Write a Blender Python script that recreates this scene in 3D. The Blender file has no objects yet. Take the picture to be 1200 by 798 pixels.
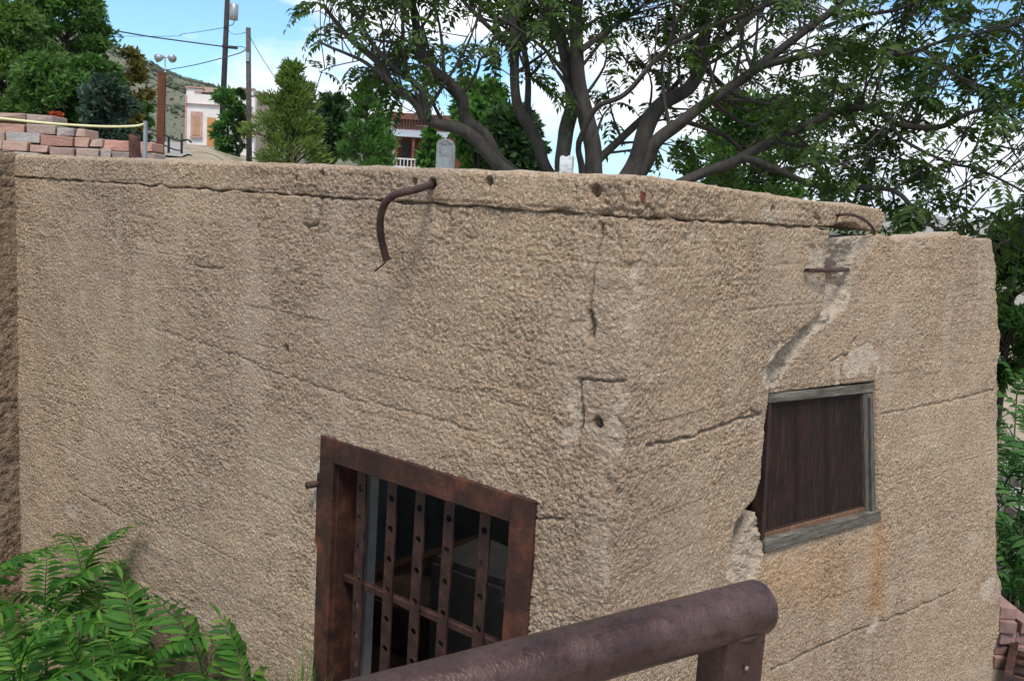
import bpy, bmesh, math, random
import numpy as np
from math import sin, cos, radians, atan, hypot, pi
from mathutils import Vector, Matrix

# ------------------------------------------------------------------ camera, sky, sun, exposure
EYE = 2.9                                   # eye height above the ground in front of the jail
FPX = 1100.0                                # focal length in pixels of the 1200 px photograph
ROLL = atan(.062); PITCH = atan(158.7 / FPX)
sc = bpy.context.scene
col = sc.collection
_F = np.array([0, cos(PITCH), -sin(PITCH)]); _U = np.array([0, sin(PITCH), cos(PITCH)]); _R = np.array([1., 0, 0])
_R2 = cos(ROLL) * _R + sin(ROLL) * _U; _U2 = -sin(ROLL) * _R + cos(ROLL) * _U
cam_d = bpy.data.cameras.new('camera'); cam = bpy.data.objects.new('camera', cam_d); col.objects.link(cam)
cam_d.sensor_width = 36; cam_d.lens = FPX / 1200 * 36; cam_d.clip_start = .05; cam_d.clip_end = 60000
M4 = Matrix.Identity(4)
for i in range(3):
    M4[i][0] = _R2[i]; M4[i][1] = _U2[i]; M4[i][2] = -_F[i]
M4[2][3] = EYE
cam.matrix_world = M4
sc.camera = cam

SUN_EL, SUN_AZ = radians(58), radians(176)   # azimuth measured clockwise from +Y (camera forward)
world = bpy.data.worlds.new('World'); sc.world = world; world.use_nodes = True
wn, wl = world.node_tree.nodes, world.node_tree.links
wn.clear()
w_out = wn.new('ShaderNodeOutputWorld'); w_bg = wn.new('ShaderNodeBackground'); w_mix = wn.new('ShaderNodeMix'); w_mix.data_type = 'RGBA'
w_sky = wn.new('ShaderNodeTexSky'); w_sky.sky_type = 'NISHITA'; w_sky.sun_disc = False
w_sky.sun_elevation = SUN_EL; w_sky.sun_rotation = SUN_AZ; w_sky.altitude = 1500
w_tc = wn.new('ShaderNodeTexCoord'); w_map = wn.new('ShaderNodeMapping'); w_map.inputs['Scale'].default_value = (1, 1, 2.4)
w_map.inputs['Location'].default_value = (3.3, 1.7, 0.4)
w_n = wn.new('ShaderNodeTexNoise'); w_n.inputs['Scale'].default_value = 2.3; w_n.inputs['Detail'].default_value = 9; w_n.inputs['Roughness'].default_value = .55
w_r = wn.new('ShaderNodeValToRGB'); w_r.color_ramp.elements[0].position = .47; w_r.color_ramp.elements[1].position = .545
w_cl = wn.new('ShaderNodeValToRGB'); w_n2 = wn.new('ShaderNodeTexNoise'); w_n2.inputs['Scale'].default_value = 6; w_n2.inputs['Detail'].default_value = 6
w_cl.color_ramp.elements[0].position = .3; w_cl.color_ramp.elements[0].color = (5.4, 5.7, 6.1, 1)
w_cl.color_ramp.elements[1].position = .7; w_cl.color_ramp.elements[1].color = (8.6, 8.7, 8.8, 1)
w_tint = wn.new('ShaderNodeMix'); w_tint.data_type = 'RGBA'; w_tint.blend_type = 'MULTIPLY'; w_tint.inputs[0].default_value = 1
w_tint.inputs['B'].default_value = (.74, 1.0, 1.12, 1)
wl.new(w_tc.outputs['Generated'], w_map.inputs['Vector']); wl.new(w_map.outputs[0], w_n.inputs['Vector']); wl.new(w_map.outputs[0], w_n2.inputs['Vector'])
wl.new(w_n.outputs[0], w_r.inputs[0]); wl.new(w_n2.outputs[0], w_cl.inputs[0])
wl.new(w_sky.outputs[0], w_tint.inputs['A'])
wl.new(w_r.outputs[0], w_mix.inputs[0]); wl.new(w_tint.outputs['Result'], w_mix.inputs['A']); wl.new(w_cl.outputs[0], w_mix.inputs['B'])
wl.new(w_mix.outputs['Result'], w_bg.inputs[0]); w_bg.inputs[1].default_value = .10
wl.new(w_bg.outputs[0], w_out.inputs[0])

sun_d = bpy.data.lights.new('sun', 'SUN'); sun = bpy.data.objects.new('sun', sun_d); col.objects.link(sun)
sun_d.energy = 2.0; sun_d.angle = radians(14); sun_d.color = (1, .955, .88)
_sd = Vector((sin(SUN_AZ) * cos(SUN_EL), cos(SUN_AZ) * cos(SUN_EL), sin(SUN_EL)))
sun.rotation_euler = _sd.to_track_quat('Z', 'Y').to_euler()
sun.location = (-4, -4, 12)
vs = sc.view_settings
vs.view_transform = 'Standard'; vs.look = 'None'; vs.gamma = 1; vs.use_curve_mapping = False; vs.exposure = 0.95

# ------------------------------------------------------------------ geometry helpers
rng = np.random.default_rng(7)
random.seed(7)
Z = np.array([0, 0, 1.])
def ray(px, py): return _F + (px - 600) / FPX * _R2 + (399 - py) / FPX * _U2
def at(px, py, Y):                           # point seen at a pixel, Y metres in front of the viewer
    r = ray(px, py); p = r * (Y / r[1]); return np.array([p[0], p[1], p[2] + EYE])
A1 = radians(51.2)
D1 = np.array([-sin(A1), cos(A1), 0]); D2 = np.array([cos(A1), sin(A1), 0])
_r = ray(745, 330); C0 = _r / hypot(_r[0], _r[1]) * 2.7; C0[2] = 0
def on_plane(px, py, O, n):
    r = ray(px, py); return r * ((O @ n) / (r @ n))
def LF(px, py):                              # front wall: (s, z above eye)
    p = on_plane(px, py, C0, D2); return ((p - C0) @ D1, p[2])
def RF(px, py):                              # near side wall, s negative
    p = on_plane(px, py, C0, D1); return (-((p - C0) @ D2), p[2])
HINGE = 1.40; A3 = radians(50); TILT = radians(4)
D3 = np.array([sin(A3), cos(A3), 0]); N3 = np.array([-cos(A3), sin(A3), 0])
O3 = C0 + HINGE * D2 + np.array([0, 0, -.65])
if N3 @ O3 > 0: N3 = -N3
UP3 = cos(TILT) * Z - sin(TILT) * N3; NN3 = cos(TILT) * N3 + sin(TILT) * Z
def GF(px, py):                              # leaning wall fragment: (s, t)
    p = on_plane(px, py, O3, NN3); return ((p - O3) @ D3, (p - O3) @ UP3)

_T = np.random.default_rng(3).uniform(0, 2 * pi, (256, 256))
_GX, _GY = np.cos(_T), np.sin(_T)
def gnoise(x, y, seed=0):
    x = np.asarray(x, float) + seed * 37.13; y = np.asarray(y, float) + seed * 91.7
    ix = np.floor(x).astype(int); iy = np.floor(y).astype(int); fx = x - ix; fy = y - iy
    u = fx * fx * fx * (fx * (fx * 6 - 15) + 10); v = fy * fy * fy * (fy * (fy * 6 - 15) + 10)
    def g(a, b, dx, dy):
        i = (ix + a) & 255; j = (iy + b) & 255; return _GX[i, j] * dx + _GY[i, j] * dy
    n0 = g(0, 0, fx, fy) * (1 - u) + g(1, 0, fx - 1, fy) * u
    n1 = g(0, 1, fx, fy - 1) * (1 - u) + g(1, 1, fx - 1, fy - 1) * u
    return (n0 * (1 - v) + n1 * v) * 1.5
def fbm(x, y, seed=0, o=4):
    r = 0; a = 1
    for k in range(o): r = r + a * gnoise(x * 2 ** k, y * 2 ** k, seed + k); a *= .5
    return r
def ss(a, b, x):
    t = np.clip((np.asarray(x, float) - a) / (b - a), 0, 1); return t * t * (3 - 2 * t)
def in_poly(x, y, poly):
    p = np.asarray(poly); r = np.zeros(np.shape(x), bool); j = len(p) - 1
    for i in range(len(p)):
        c = ((p[i, 1] > y) != (p[j, 1] > y)); d = p[j, 1] - p[i, 1]
        if d != 0: r ^= c & (x < (p[j, 0] - p[i, 0]) * (y - p[i, 1]) / d + p[i, 0])
        j = i
    return r
def seg_dist(x, y, pts, closed=False):
    p = np.asarray(pts, float); n = len(p) if closed else len(p) - 1
    best = np.full(np.shape(x), 1e9); bx = np.zeros_like(best); by = np.zeros_like(best)
    for i in range(n):
        a = p[i]; b = p[(i + 1) % len(p)]; ab = b - a; L = ab @ ab + 1e-12
        t = np.clip(((x - a[0]) * ab[0] + (y - a[1]) * ab[1]) / L, 0, 1)
        qx = a[0] + t * ab[0]; qy = a[1] + t * ab[1]; d = np.hypot(x - qx, y - qy)
        m = d < best; best = np.where(m, d, best); bx = np.where(m, qx, bx); by = np.where(m, qy, by)
    return best, bx, by
def rough_line(pts, step=.02, amp=.008, seed=0, closed=False):
    p = [np.array(q, float) for q in pts]; out = []; n = len(p) if closed else len(p) - 1; acc = 0
    for i in range(n):
        a = p[i]; b = p[(i + 1) % len(p)]; L = np.linalg.norm(b - a); k = max(1, int(L / step)); nr = np.array([-(b - a)[1], (b - a)[0]]) / (L + 1e-9)
        for q in range(k):
            f = q / k; w = acc + f * L; out.append(a + (b - a) * f + nr * amp * float(fbm(w * 9, seed * 3.3, seed, 3)) * (1 if 0 < i + f else 0))
        acc += L
    if not closed: out.append(p[-1])
    return out

def link(name, me, mat=None, parent=None):
    o = bpy.data.objects.new(name, me); col.objects.link(o)
    if mat is not None and len(me.materials) == 0: me.materials.append(mat)
    if parent is not None: o.parent = parent
    return o
def mesh_np(name, V, quads=None, tris=None, smooth=False, attrs=None):
    me = bpy.data.meshes.new(name); V = np.asarray(V, np.float32)
    q = np.zeros((0, 4), int) if quads is None else np.asarray(quads, int).reshape(-1, 4)
    t = np.zeros((0, 3), int) if tris is None else np.asarray(tris, int).reshape(-1, 3)
    me.vertices.add(len(V)); me.vertices.foreach_set('co', V.ravel())
    loops = np.concatenate([q.ravel(), t.ravel()]).astype(np.int32)
    me.loops.add(len(loops)); me.loops.foreach_set('vertex_index', loops)
    tot = np.concatenate([np.full(len(q), 4), np.full(len(t), 3)]).astype(np.int32)
    st = np.concatenate([[0], np.cumsum(tot)[:-1]]).astype(np.int32)
    me.polygons.add(len(tot)); me.polygons.foreach_set('loop_start', st); me.polygons.foreach_set('loop_total', tot)
    if smooth: me.polygons.foreach_set('use_smooth', np.ones(len(tot), bool))
    me.update(calc_edges=True)
    for k, a in (attrs or {}).items():
        at_ = me.attributes.new(k, 'FLOAT', 'POINT'); at_.data.foreach_set('value', np.asarray(a, np.float32))
    return me
def empty(name, loc=(0, 0, 0)):
    o = bpy.data.objects.new(name, None); col.objects.link(o); o.location = loc; o.empty_display_size = .2; return o
def tag(o, label=None, cat=None, group=None, kind=None):
    if label: o['label'] = label
    if cat: o['category'] = cat
    if group: o['group'] = group
    if kind: o['kind'] = kind
    return o
class MB:
    def __init__(s): s.v = []; s.f = []
    def add(s, v, f):
        b = len(s.v); s.v += [tuple(map(float, p)) for p in v]; s.f += [tuple(i + b for i in q) for q in f]; return s
    def box(s, o, ax, ay, az, a=(0, 1), b=(0, 1), c=(0, 1)):     # oriented box: origin, three axes, extents along them
        o, ax, ay, az = map(np.asarray, (o, ax, ay, az))
        P = [o + ax * i + ay * j + az * k for k in c for j in b for i in a]
        F = [(0, 2, 3, 1), (4, 5, 7, 6), (0, 1, 5, 4), (2, 6, 7, 3), (0, 4, 6, 2), (1, 3, 7, 5)]
        if np.cross(ax, ay) @ az < 0: F = [q[::-1] for q in F]
        return s.add(P, F)
    def tube(s, pts, rad, n=8, cap=True, ecc=None):
        pts = [np.asarray(p, float) for p in pts]; m = len(pts)
        if np.isscalar(rad): rad = [rad] * m
        t0 = pts[1] - pts[0]; t0 /= np.linalg.norm(t0) + 1e-12
        ref = np.array([0, 0, 1.]) if abs(t0[2]) < .9 else np.array([1., 0, 0])
        nrm = np.cross(t0, ref); nrm /= np.linalg.norm(nrm); V = []
        for i in range(m):
            t = pts[min(i + 1, m - 1)] - pts[max(i - 1, 0)]; t /= np.linalg.norm(t) + 1e-12
            nrm = nrm - t * (nrm @ t); nrm /= np.linalg.norm(nrm) + 1e-12; bi = np.cross(t, nrm)
            for k in range(n):
                a = 2 * pi * k / n; rr = rad[i]
                if ecc is not None: rr *= 1 + ecc * math.sin(a * 3 + i * .7) * .5 + ecc * math.sin(a * 2 - i * .33) * .5
                V.append(pts[i] + rr * (cos(a) * nrm + sin(a) * bi))
        F = [(i * n + k, i * n + (k + 1) % n, (i + 1) * n + (k + 1) % n, (i + 1) * n + k) for i in range(m - 1) for k in range(n)]
        if cap: F += [tuple(range(n))[::-1], tuple((m - 1) * n + k for k in range(n))]
        return s.add(V, F)
    def mesh(s, name, smooth=False, bevel=0, seg=2):
        me = bpy.data.meshes.new(name); me.from_pydata(s.v, [], s.f); me.update()
        if bevel:
            bm = bmesh.new(); bm.from_mesh(me); bmesh.ops.bevel(bm, geom=bm.edges[:], offset=bevel, segments=seg, affect='EDGES', profile=.6); bm.to_mesh(me); bm.free()
        if smooth: me.polygons.foreach_set('use_smooth', [True] * len(me.polygons))
        return me
    def build(s, name, mat, parent=None, smooth=False, bevel=0, seg=2): return link(name, s.mesh(name, smooth, bevel, seg), mat, parent)

# ------------------------------------------------------------------ materials
class NT:
    def __init__(s, name):
        s.m = bpy.data.materials.new(name); s.m.use_nodes = True; s.n = s.m.node_tree.nodes; s.l = s.m.node_tree.links
        s.b = s.n['Principled BSDF']; s.out = s.n['Material Output']; s.tc = s.n.new('ShaderNodeTexCoord')
    def con(s, x, sock):
        if hasattr(x, 'is_output') or isinstance(x, bpy.types.NodeSocket): s.l.new(x, sock)
        elif isinstance(x, (tuple, list)): sock.default_value = tuple(x) + ((1,) if len(x) == 3 and len(sock.default_value) == 4 else ())
        else: sock.default_value = x
    def noise(s, scale, detail=4, rough=.55, dist=0, vec=None, stretch=None, out=0):
        n = s.n.new('ShaderNodeTexNoise'); n.inputs['Scale'].default_value = scale; n.inputs['Detail'].default_value = detail
        n.inputs['Roughness'].default_value = rough; n.inputs['Distortion'].default_value = dist
        v = vec or s.tc.outputs['Object']
        if stretch:
            mp = s.n.new('ShaderNodeMapping'); mp.inputs['Scale'].default_value = stretch; s.l.new(v, mp.inputs[0]); v = mp.outputs[0]
        s.l.new(v, n.inputs['Vector']); return n.outputs[out]
    def voro(s, scale, out='Color', feature='F1', vec=None):
        n = s.n.new('ShaderNodeTexVoronoi'); n.feature = feature; n.inputs['Scale'].default_value = scale
        s.l.new(vec or s.tc.outputs['Object'], n.inputs['Vector']); return n.outputs[out]
    def ramp(s, fac, stops, interp='LINEAR'):
        n = s.n.new('ShaderNodeValToRGB'); e = n.color_ramp.elements; n.color_ramp.interpolation = interp
        while len(e) < len(stops): e.new(.5)
        for q, (p, c) in zip(e, stops): q.position = p; q.color = tuple(c) + (1,) if isinstance(c, (tuple, list)) else (c, c, c, 1)
        s.l.new(fac, n.inputs[0]); return n.outputs[0]
    def mix(s, fac, a, b, mode='MIX'):
        n = s.n.new('ShaderNodeMix'); n.data_type = 'RGBA'; n.blend_type = mode
        s.con(fac, n.inputs[0]); s.con(a, n.inputs['A']); s.con(b, n.inputs['B']); return n.outputs['Result']
    def math(s, op, a, b=0):
        n = s.n.new('ShaderNodeMath'); n.operation = op; s.con(a, n.inputs[0]); s.con(b, n.inputs[1]); return n.outputs[0]
    def attr(s, name, out='Fac'):
        n = s.n.new('ShaderNodeAttribute'); n.attribute_name = name; return n.outputs[out]
    def objrand(s):
        return s.n.new('ShaderNodeObjectInfo').outputs['Random']
    def bump(s, h, strength=.5, dist=.01, prev=None):
        n = s.n.new('ShaderNodeBump'); n.inputs['Strength'].default_value = strength; n.inputs['Distance'].default_value = dist
        s.l.new(h, n.inputs['Height'])
        if prev is not None: s.l.new(prev, n.inputs['Normal'])
        return n.outputs[0]
    def done(s, color, rough=.8, normal=None, metallic=0, spec=.3):
        s.con(color, s.b.inputs['Base Color']); s.con(rough, s.b.inputs['Roughness']); s.con(metallic, s.b.inputs['Metallic'])
        s.b.inputs['Specular IOR Level'].default_value = spec
        if normal is not None: s.l.new(normal, s.b.inputs['Normal'])
        return s.m

def mat_stucco(name, tone=1.0):
    k = NT(name); T = lambda r_, g_, b_: (min(.85, r_ * tone), min(.85, g_ * tone * .985), min(.85, b_ * tone * 1.06))
    warp = k.noise(60, 2, out=1)
    v = k.n.new('ShaderNodeVectorMath'); v.operation = 'MULTIPLY_ADD'; k.l.new(warp, v.inputs[0]); v.inputs[1].default_value = (.012, .012, .012); k.l.new(k.tc.outputs['Object'], v.inputs[2])
    cell = k.voro(125, 'Color', vec=v.outputs[0])
    sep = k.n.new('ShaderNodeSeparateColor'); k.l.new(cell, sep.inputs[0])
    sp = k.ramp(sep.outputs[0], [(0, T(.10, .065, .04)), (.12, T(.19, .128, .076)), (.28, T(.34, .235, .14)), (.75, T(.44, .312, .19)), (.9, T(.55, .42, .28)), (1, T(.72, .60, .45))])
    fine = k.noise(230, 3, .7)
    sp = k.mix(.65, sp, k.ramp(fine, [(.32, T(.07, .045, .028)), (.44, T(.33, .228, .137)), (.56, T(.44, .312, .19)), (.68, T(.78, .63, .46))]), 'MIX')  # grain tone, with the shade in the pits put into its dark end
    big = k.noise(.9, 5, .6)
    sp = k.mix(k.ramp(big, [(.38, 0.0), (.62, .85)]), sp, k.mix(1, sp, (.82, .83, .88), 'MULTIPLY'))
    mid = k.noise(4.5, 4, .6, stretch=(1, 1, 1.6))
    sp = k.mix(.55, sp, k.ramp(mid, [(.25, .50), (.5, .5), (.72, .68)]), 'SOFT_LIGHT')
    pit = k.voro(70, 'Distance', vec=v.outputs[0])
    pale = k.mix(k.noise(30, 4, .65), (.46, .36, .27), (.72, .60, .48))
    cpat = k.mix(k.attr('patch'), sp, pale)
    cpat = k.mix(k.attr('stain'), cpat, k.mix(1, cpat, (1.06, .80, .52), 'MULTIPLY'))
    cpat = k.mix(k.attr('brick'), cpat, (.22, .075, .045))
    h = k.math('ADD', k.math('MULTIPLY', fine, .9), k.math('MULTIPLY', pit, .8))
    h = k.math('ADD', h, k.math('MULTIPLY', k.noise(75, 3, .6), 1.2))
    nb = k.bump(h, 1.0, .014)
    return k.done(cpat, .95, nb, spec=.15)
def mat_rust(name, dark=(.045, .018, .012), midc=(.10, .036, .02), hi=(.20, .075, .032), scale=14, rough=(.5, .8), metal=.25, bump=.25, stretch=None):
    k = NT(name)
    a = k.noise(scale, 6, .65, .3, stretch=stretch); b = k.noise(scale * 7, 4, .6)
    c = k.ramp(a, [(.30, dark), (.5, midc), (.72, hi)])
    c = k.mix(k.ramp(b, [(.5, 0.0), (.75, .6)]), c, tuple(x * .45 for x in dark))
    n = k.bump(k.math('ADD', b, k.noise(scale * 20, 3)), bump, .004)
    return k.done(c, k.ramp(a, [(.3, rough[0]), (.7, rough[1])]), n, metal, .4)
def mat_leaf(name, c1, c2, c3=None, trans=.35, autumn=None):
    k = NT(name)
    r = k.n.new('ShaderNodeNewGeometry').outputs['Random Per Island']
    st = [(0, c1), (.6, c2), (1, c3 or c2)]
    if autumn: st = [(0, c1), (.55, c2), (.97, c3 or c2), (1, autumn)]
    c = k.ramp(r, st)
    c = k.mix(k.ramp(k.noise(1.3, 3), [(.35, 0.0), (.65, .55)]), c, k.mix(1, c, (.6, .68, .6), 'MULTIPLY'))
    k.done(c, .6, None, 0, .2)
    tr = k.n.new('ShaderNodeBsdfTranslucent'); mx = k.n.new('ShaderNodeMixShader'); mx.inputs[0].default_value = trans
    k.l.new(k.mix(1, c, (1.25, 1.5, .6), 'MULTIPLY'), tr.inputs[0]); k.l.new(k.b.outputs[0], mx.inputs[1]); k.l.new(tr.outputs[0], mx.inputs[2]); k.l.new(mx.outputs[0], k.out.inputs[0])
    return k.m
def mat_plain(name, c, rough=.7, var=.25, scale=8, bump=.2, metal=0, rnd=0, bscale=None):
    k = NT(name); n = k.noise(scale, 5, .6)
    lo = tuple(x * (1 - var) for x in c); hi = tuple(min(1, x * (1 + var)) for x in c)
    cc = k.ramp(n, [(.3, lo), (.7, hi)])
    if rnd: cc = k.mix(1, cc, k.ramp(k.objrand(), [(0, 1 - rnd), (1, 1 + rnd)]), 'MULTIPLY')
    return k.done(cc, rough, k.bump(k.noise(bscale or scale * 5, 4), bump, .01), metal)
def mat_bark(name, c1, c2):
    k = NT(name); a = k.noise(22, 5, .65, .4, stretch=(1, 1, .22)); b = k.noise(3, 3)
    c = k.ramp(a, [(.3, c1), (.7, c2)]); c = k.mix(k.ramp(b, [(.4, 0.0), (.7, .4)]), c, tuple(x * 1.5 for x in c2))
    return k.done(c, .9, k.bump(a, .6, .02), 0, .2)
def mat_wood(name, c1, c2, c3, axis=(30, 30, 2.5)):
    k = NT(name); a = k.noise(3.2, 6, .7, .5, stretch=axis); b = k.noise(9, 4)
    c = k.ramp(a, [(.28, c1), (.5, c2), (.75, c3)]); c = k.mix(k.ramp(b, [(.55, 0.0), (.75, .7)]), c, c1)
    return k.done(c, .85, k.bump(a, .5, .006), 0, .2)

STUCCO = mat_stucco('pebbled_concrete', 1.33); STUCCO_SHADE = mat_stucco('pebbled_concrete_shaded', .8)  # darker copy puts the shade on the wing wall into its colour
RUST_DOOR = mat_rust('door_rust', (.018, .009, .008), (.048, .018, .012), (.135, .042, .020), 8, (.5, .8), .2, .3)
RUST_BAR = mat_rust('bar_rust', (.020, .011, .010), (.044, .019, .015), (.085, .034, .022), 22, (.45, .75), .3, .3)
RUST_PIPE = mat_rust('pipe_rust', (.040, .022, .020), (.080, .045, .041), (.125, .078, .070), 9, (.28, .5), .65, .4)
RUST_HOOK = mat_rust('hook_rust', (.03, .016, .014), (.055, .028, .024), (.09, .045, .033), 30, (.5, .8), .2, .4)
RUST_MESH = mat_rust('mesh_rust', (.012, .007, .006), (.026, .012, .010), (.075, .026, .016), 7, (.6, .9), .2, .1)
RUST_POST = mat_rust('post_rust', (.055, .017, .008), (.11, .036, .014), (.17, .06, .022), 6, (.7, .9), .1, .3)
GREYWOOD = mat_wood('weathered_wood', (.030, .025, .020), (.085, .075, .062), (.17, .155, .13))
GREYWOOD_H = mat_wood('weathered_wood_level', (.030, .025, .020), (.10, .088, .072), (.23, .21, .175), (2.5, 2.5, 34))
DARKWOOD = mat_wood('dark_plank_wood', (.010, .006, .005), (.028, .015, .012), (.15, .12, .105), (26, 26, 1.6))
BARK = mat_bark('tree_bark', (.030, .026, .024), (.085, .072, .063))
BARK_D = mat_bark('dark_bark', (.035, .027, .022), (.09, .07, .055))

# ------------------------------------------------------------------ terrain
def ground_z(x, y):
    x = np.asarray(x, float); y = np.asarray(y, float)
    u = (x - C0[0]) * D1[0] + (y - C0[1]) * D1[1]; w = (x - C0[0]) * D2[0] + (y - C0[1]) * D2[1]
    high = .3 + .045 * (np.minimum(y, 140) - 12) - .55 * (1 - ss(8, 12, y)) - .10 * np.maximum(y - 140, 0) * (x > -20)
    high = high - (.014 * np.clip(y, 0, 140) + .3) * ss(-.335, -.27, x / np.maximum(y, 1)) * ss(9, 13, y)
    r = np.hypot(x, y)
    low = EYE * -1 - .22 * np.maximum(r - 24, 0)
    low = np.maximum(low, -190 + 25 * fbm(x / 900, y / 900, 5, 3)) 
    ridge = 190 * ss(7000, 9500, r) + ss(7500, 10000, r) * (130 + 130 * fbm(x / 2500, y / 2500, 9, 4))
    low = low + ridge
    S = (1 - ss(.9, 2.5, x - .02 * np.maximum(y - 12, 0))) * np.maximum(ss(3.0, 3.5, w), ss(4.1, 4.5, u) * ss(-1.8, -.6, w))
    S = S * (1 - ss(160, 500, r) * (1 - ss(-60, -20, -x)))
    z = low * (1 - S) + high * S
    z = z + .04 * fbm(x / 1.5, y / 1.5, 2, 3) * ss(3, 6, r)
    return z + EYE
def gz(x, y): return float(ground_z(np.array([x]), np.array([y]))[0])
k = NT('dirt_ground')
d_c = k.ramp(k.noise(1.2, 6, .65), [(.3, (.20, .15, .105)), (.5, (.30, .235, .17)), (.72, (.38, .31, .24))])
d_c = k.mix(k.ramp(k.noise(.25, 5, .7), [(.5, 0.0), (.62, .75)]), d_c, (.075, .10, .035))
DIRT = k.done(d_c, .95, k.bump(k.noise(14, 6, .7), .6, .05))
g1 = np.concatenate([np.arange(-12, 14, .22)]); 
def geo(a, b, n): return a * (b / a) ** (np.arange(1, n + 1) / n)
gx = np.concatenate([-geo(12, 13000, 46)[::-1], g1, geo(14, 13000, 46)]); gy = np.concatenate([-geo(4, 600, 14)[::-1], np.arange(-4, 22, .22), geo(22, 13000, 56)])
GX, GY = np.meshgrid(gx, gy)
nx, ny = len(gx), len(gy)
idx = np.arange(nx * ny).reshape(ny, nx)
GQ = np.stack([idx[:-1, :-1], idx[:-1, 1:], idx[1:, 1:], idx[1:, :-1]], -1).reshape(-1, 4)
tag(link('ground', mesh_np('ground', np.stack([GX, GY, ground_z(GX, GY)], -1).reshape(-1, 3), GQ, smooth=True), DIRT), kind='structure')

# hillside with desert scrub, ~400 m off
k = NT('hill_soil')
HILL = k.done(k.ramp(k.noise(.06, 7, .7), [(.3, (.075, .085, .048)), (.7, (.15, .145, .095))]), .95)
prof = [(-260, -30), (-80, 8), (40, 22), (105, 38), (120, 50), (165, 70), (210, 92), (260, 106), (330, 118), (420, 133), (520, 160), (640, 240), (760, 300)]
hp = np.array([at(a, b, 420) for a, b in prof]); 
hx = np.linspace(hp[0, 0], hp[-1, 0], 130); hy = np.linspace(110, 640, 90)
HX, HY = np.meshgrid(hx, hy)
RZ = np.interp(HX * 420 / np.maximum(HY, 260), hp[:, 0], hp[:, 2])
def hill_z(x, y):
    rz = np.interp(x * 420 / np.clip(y, 250, 700), hp[:, 0], hp[:, 2]); base = EYE + 2
    f = ss(90, 420, y) * .35 + np.clip((y - 120) / 300, 0, 1) * .65
    back = np.where(y > 420, (y - 420) * .25, 0)
    return base + (rz - base) * f - back + 1.2 * fbm(x / 25, y / 25, 4, 4) * np.clip((y - 120) / 120, 0, 1) - 6 * (1 - ss(110, 150, y))
hidx = np.arange(HX.size).reshape(HX.shape)
HQ = np.stack([hidx[:-1, :-1], hidx[:-1, 1:], hidx[1:, 1:], hidx[1:, :-1]], -1).reshape(-1, 4)
tag(link('hill', mesh_np('hill', np.stack([HX, HY, hill_z(HX, HY)], -1).reshape(-1, 3), HQ, smooth=True), HILL), kind='structure')
ico = [(0, 0, .9), (.85, 0, .3), (.26, .8, .35), (-.7, .5, .25), (-.7, -.5, .4), (.26, -.8, .3), (0, 0, -.2)]
icof = [(0, 1, 2), (0, 2, 3), (0, 3, 4), (0, 4, 5), (0, 5, 1), (6, 2, 1), (6, 3, 2), (6, 4, 3), (6, 5, 4), (6, 1, 5)]
nb = 18000
bxs = rng.uniform(hp[0, 0], hp[-2, 0], nb); bys = 150 + 275 * np.sqrt(rng.uniform(0, 1, nb)); bxs = bxs * bys / 420
bz = hill_z(bxs, bys); br = rng.uniform(.25, 1.0, nb) * (.35 + 1.0 * ss(-.4, .5, fbm(bxs / 30, bys / 30, 14, 4)))
bV = (np.array(ico)[None] * (br[:, None, None] * rng.uniform(.7, 1.3, (nb, 7, 3)))) + np.stack([bxs, bys, bz], -1)[:, None]
bT = (np.array(icof)[None] + (np.arange(nb) * 7)[:, None, None]).reshape(-1, 3)
SCRUB = mat_leaf('scrub_leaf', (.055, .072, .04), (.075, .09, .05), (.105, .11, .065), .1)
tag(link('hillside_scrub', mesh_np('hillside_scrub', bV.reshape(-1, 3), None, bT), SCRUB), 'dark green desert scrub dotted over the distant hillside', 'scrub', kind='stuff')

# path up to the pale building
pp = [(-5.9, 13.5), (-6.6, 16), (-9.6, 24), (-17.2, 45), (-26, 70), (-33, 90)]
pr = []
for i in range(len(pp) - 1):
    for q in range(10):
        f = q / 10; a, b = np.array(pp[i]), np.array(pp[i + 1]); pr.append(a + (b - a) * f)
PV, PF = [], []
for i, p in enumerate(pr):
    t = pr[min(i + 1, len(pr) - 1)] - pr[max(i - 1, 0)]; n = np.array([t[1], -t[0]]) / np.linalg.norm(t)
    for q in np.linspace(-1.0, 1.0, 7): c = p + n * q; PV.append((c[0], c[1], gz(c[0], c[1]) + .03))
PQ = [(i * 7 + q, i * 7 + q + 1, (i + 1) * 7 + q + 1, (i + 1) * 7 + q) for i in range(len(pr) - 1) for q in range(6)]
tag(link('path', mesh_np('path', PV, PQ, smooth=True), mat_plain('path_concrete', (.25, .235, .215), .9, .15, 3, .3)), kind='structure')
# landing the viewer stands on
CONC = mat_plain('plain_concrete', (.33, .30, .26), .9, .2, 4, .4)
tag(MB().box((0, 0, 0), (1, 0, 0), (0, 1, 0), (0, 0, 1), (-2.2, 2.0), (-2.5, 1.45), (-.1, EYE - 1.6)).build('landing', CONC), kind='structure')

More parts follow.
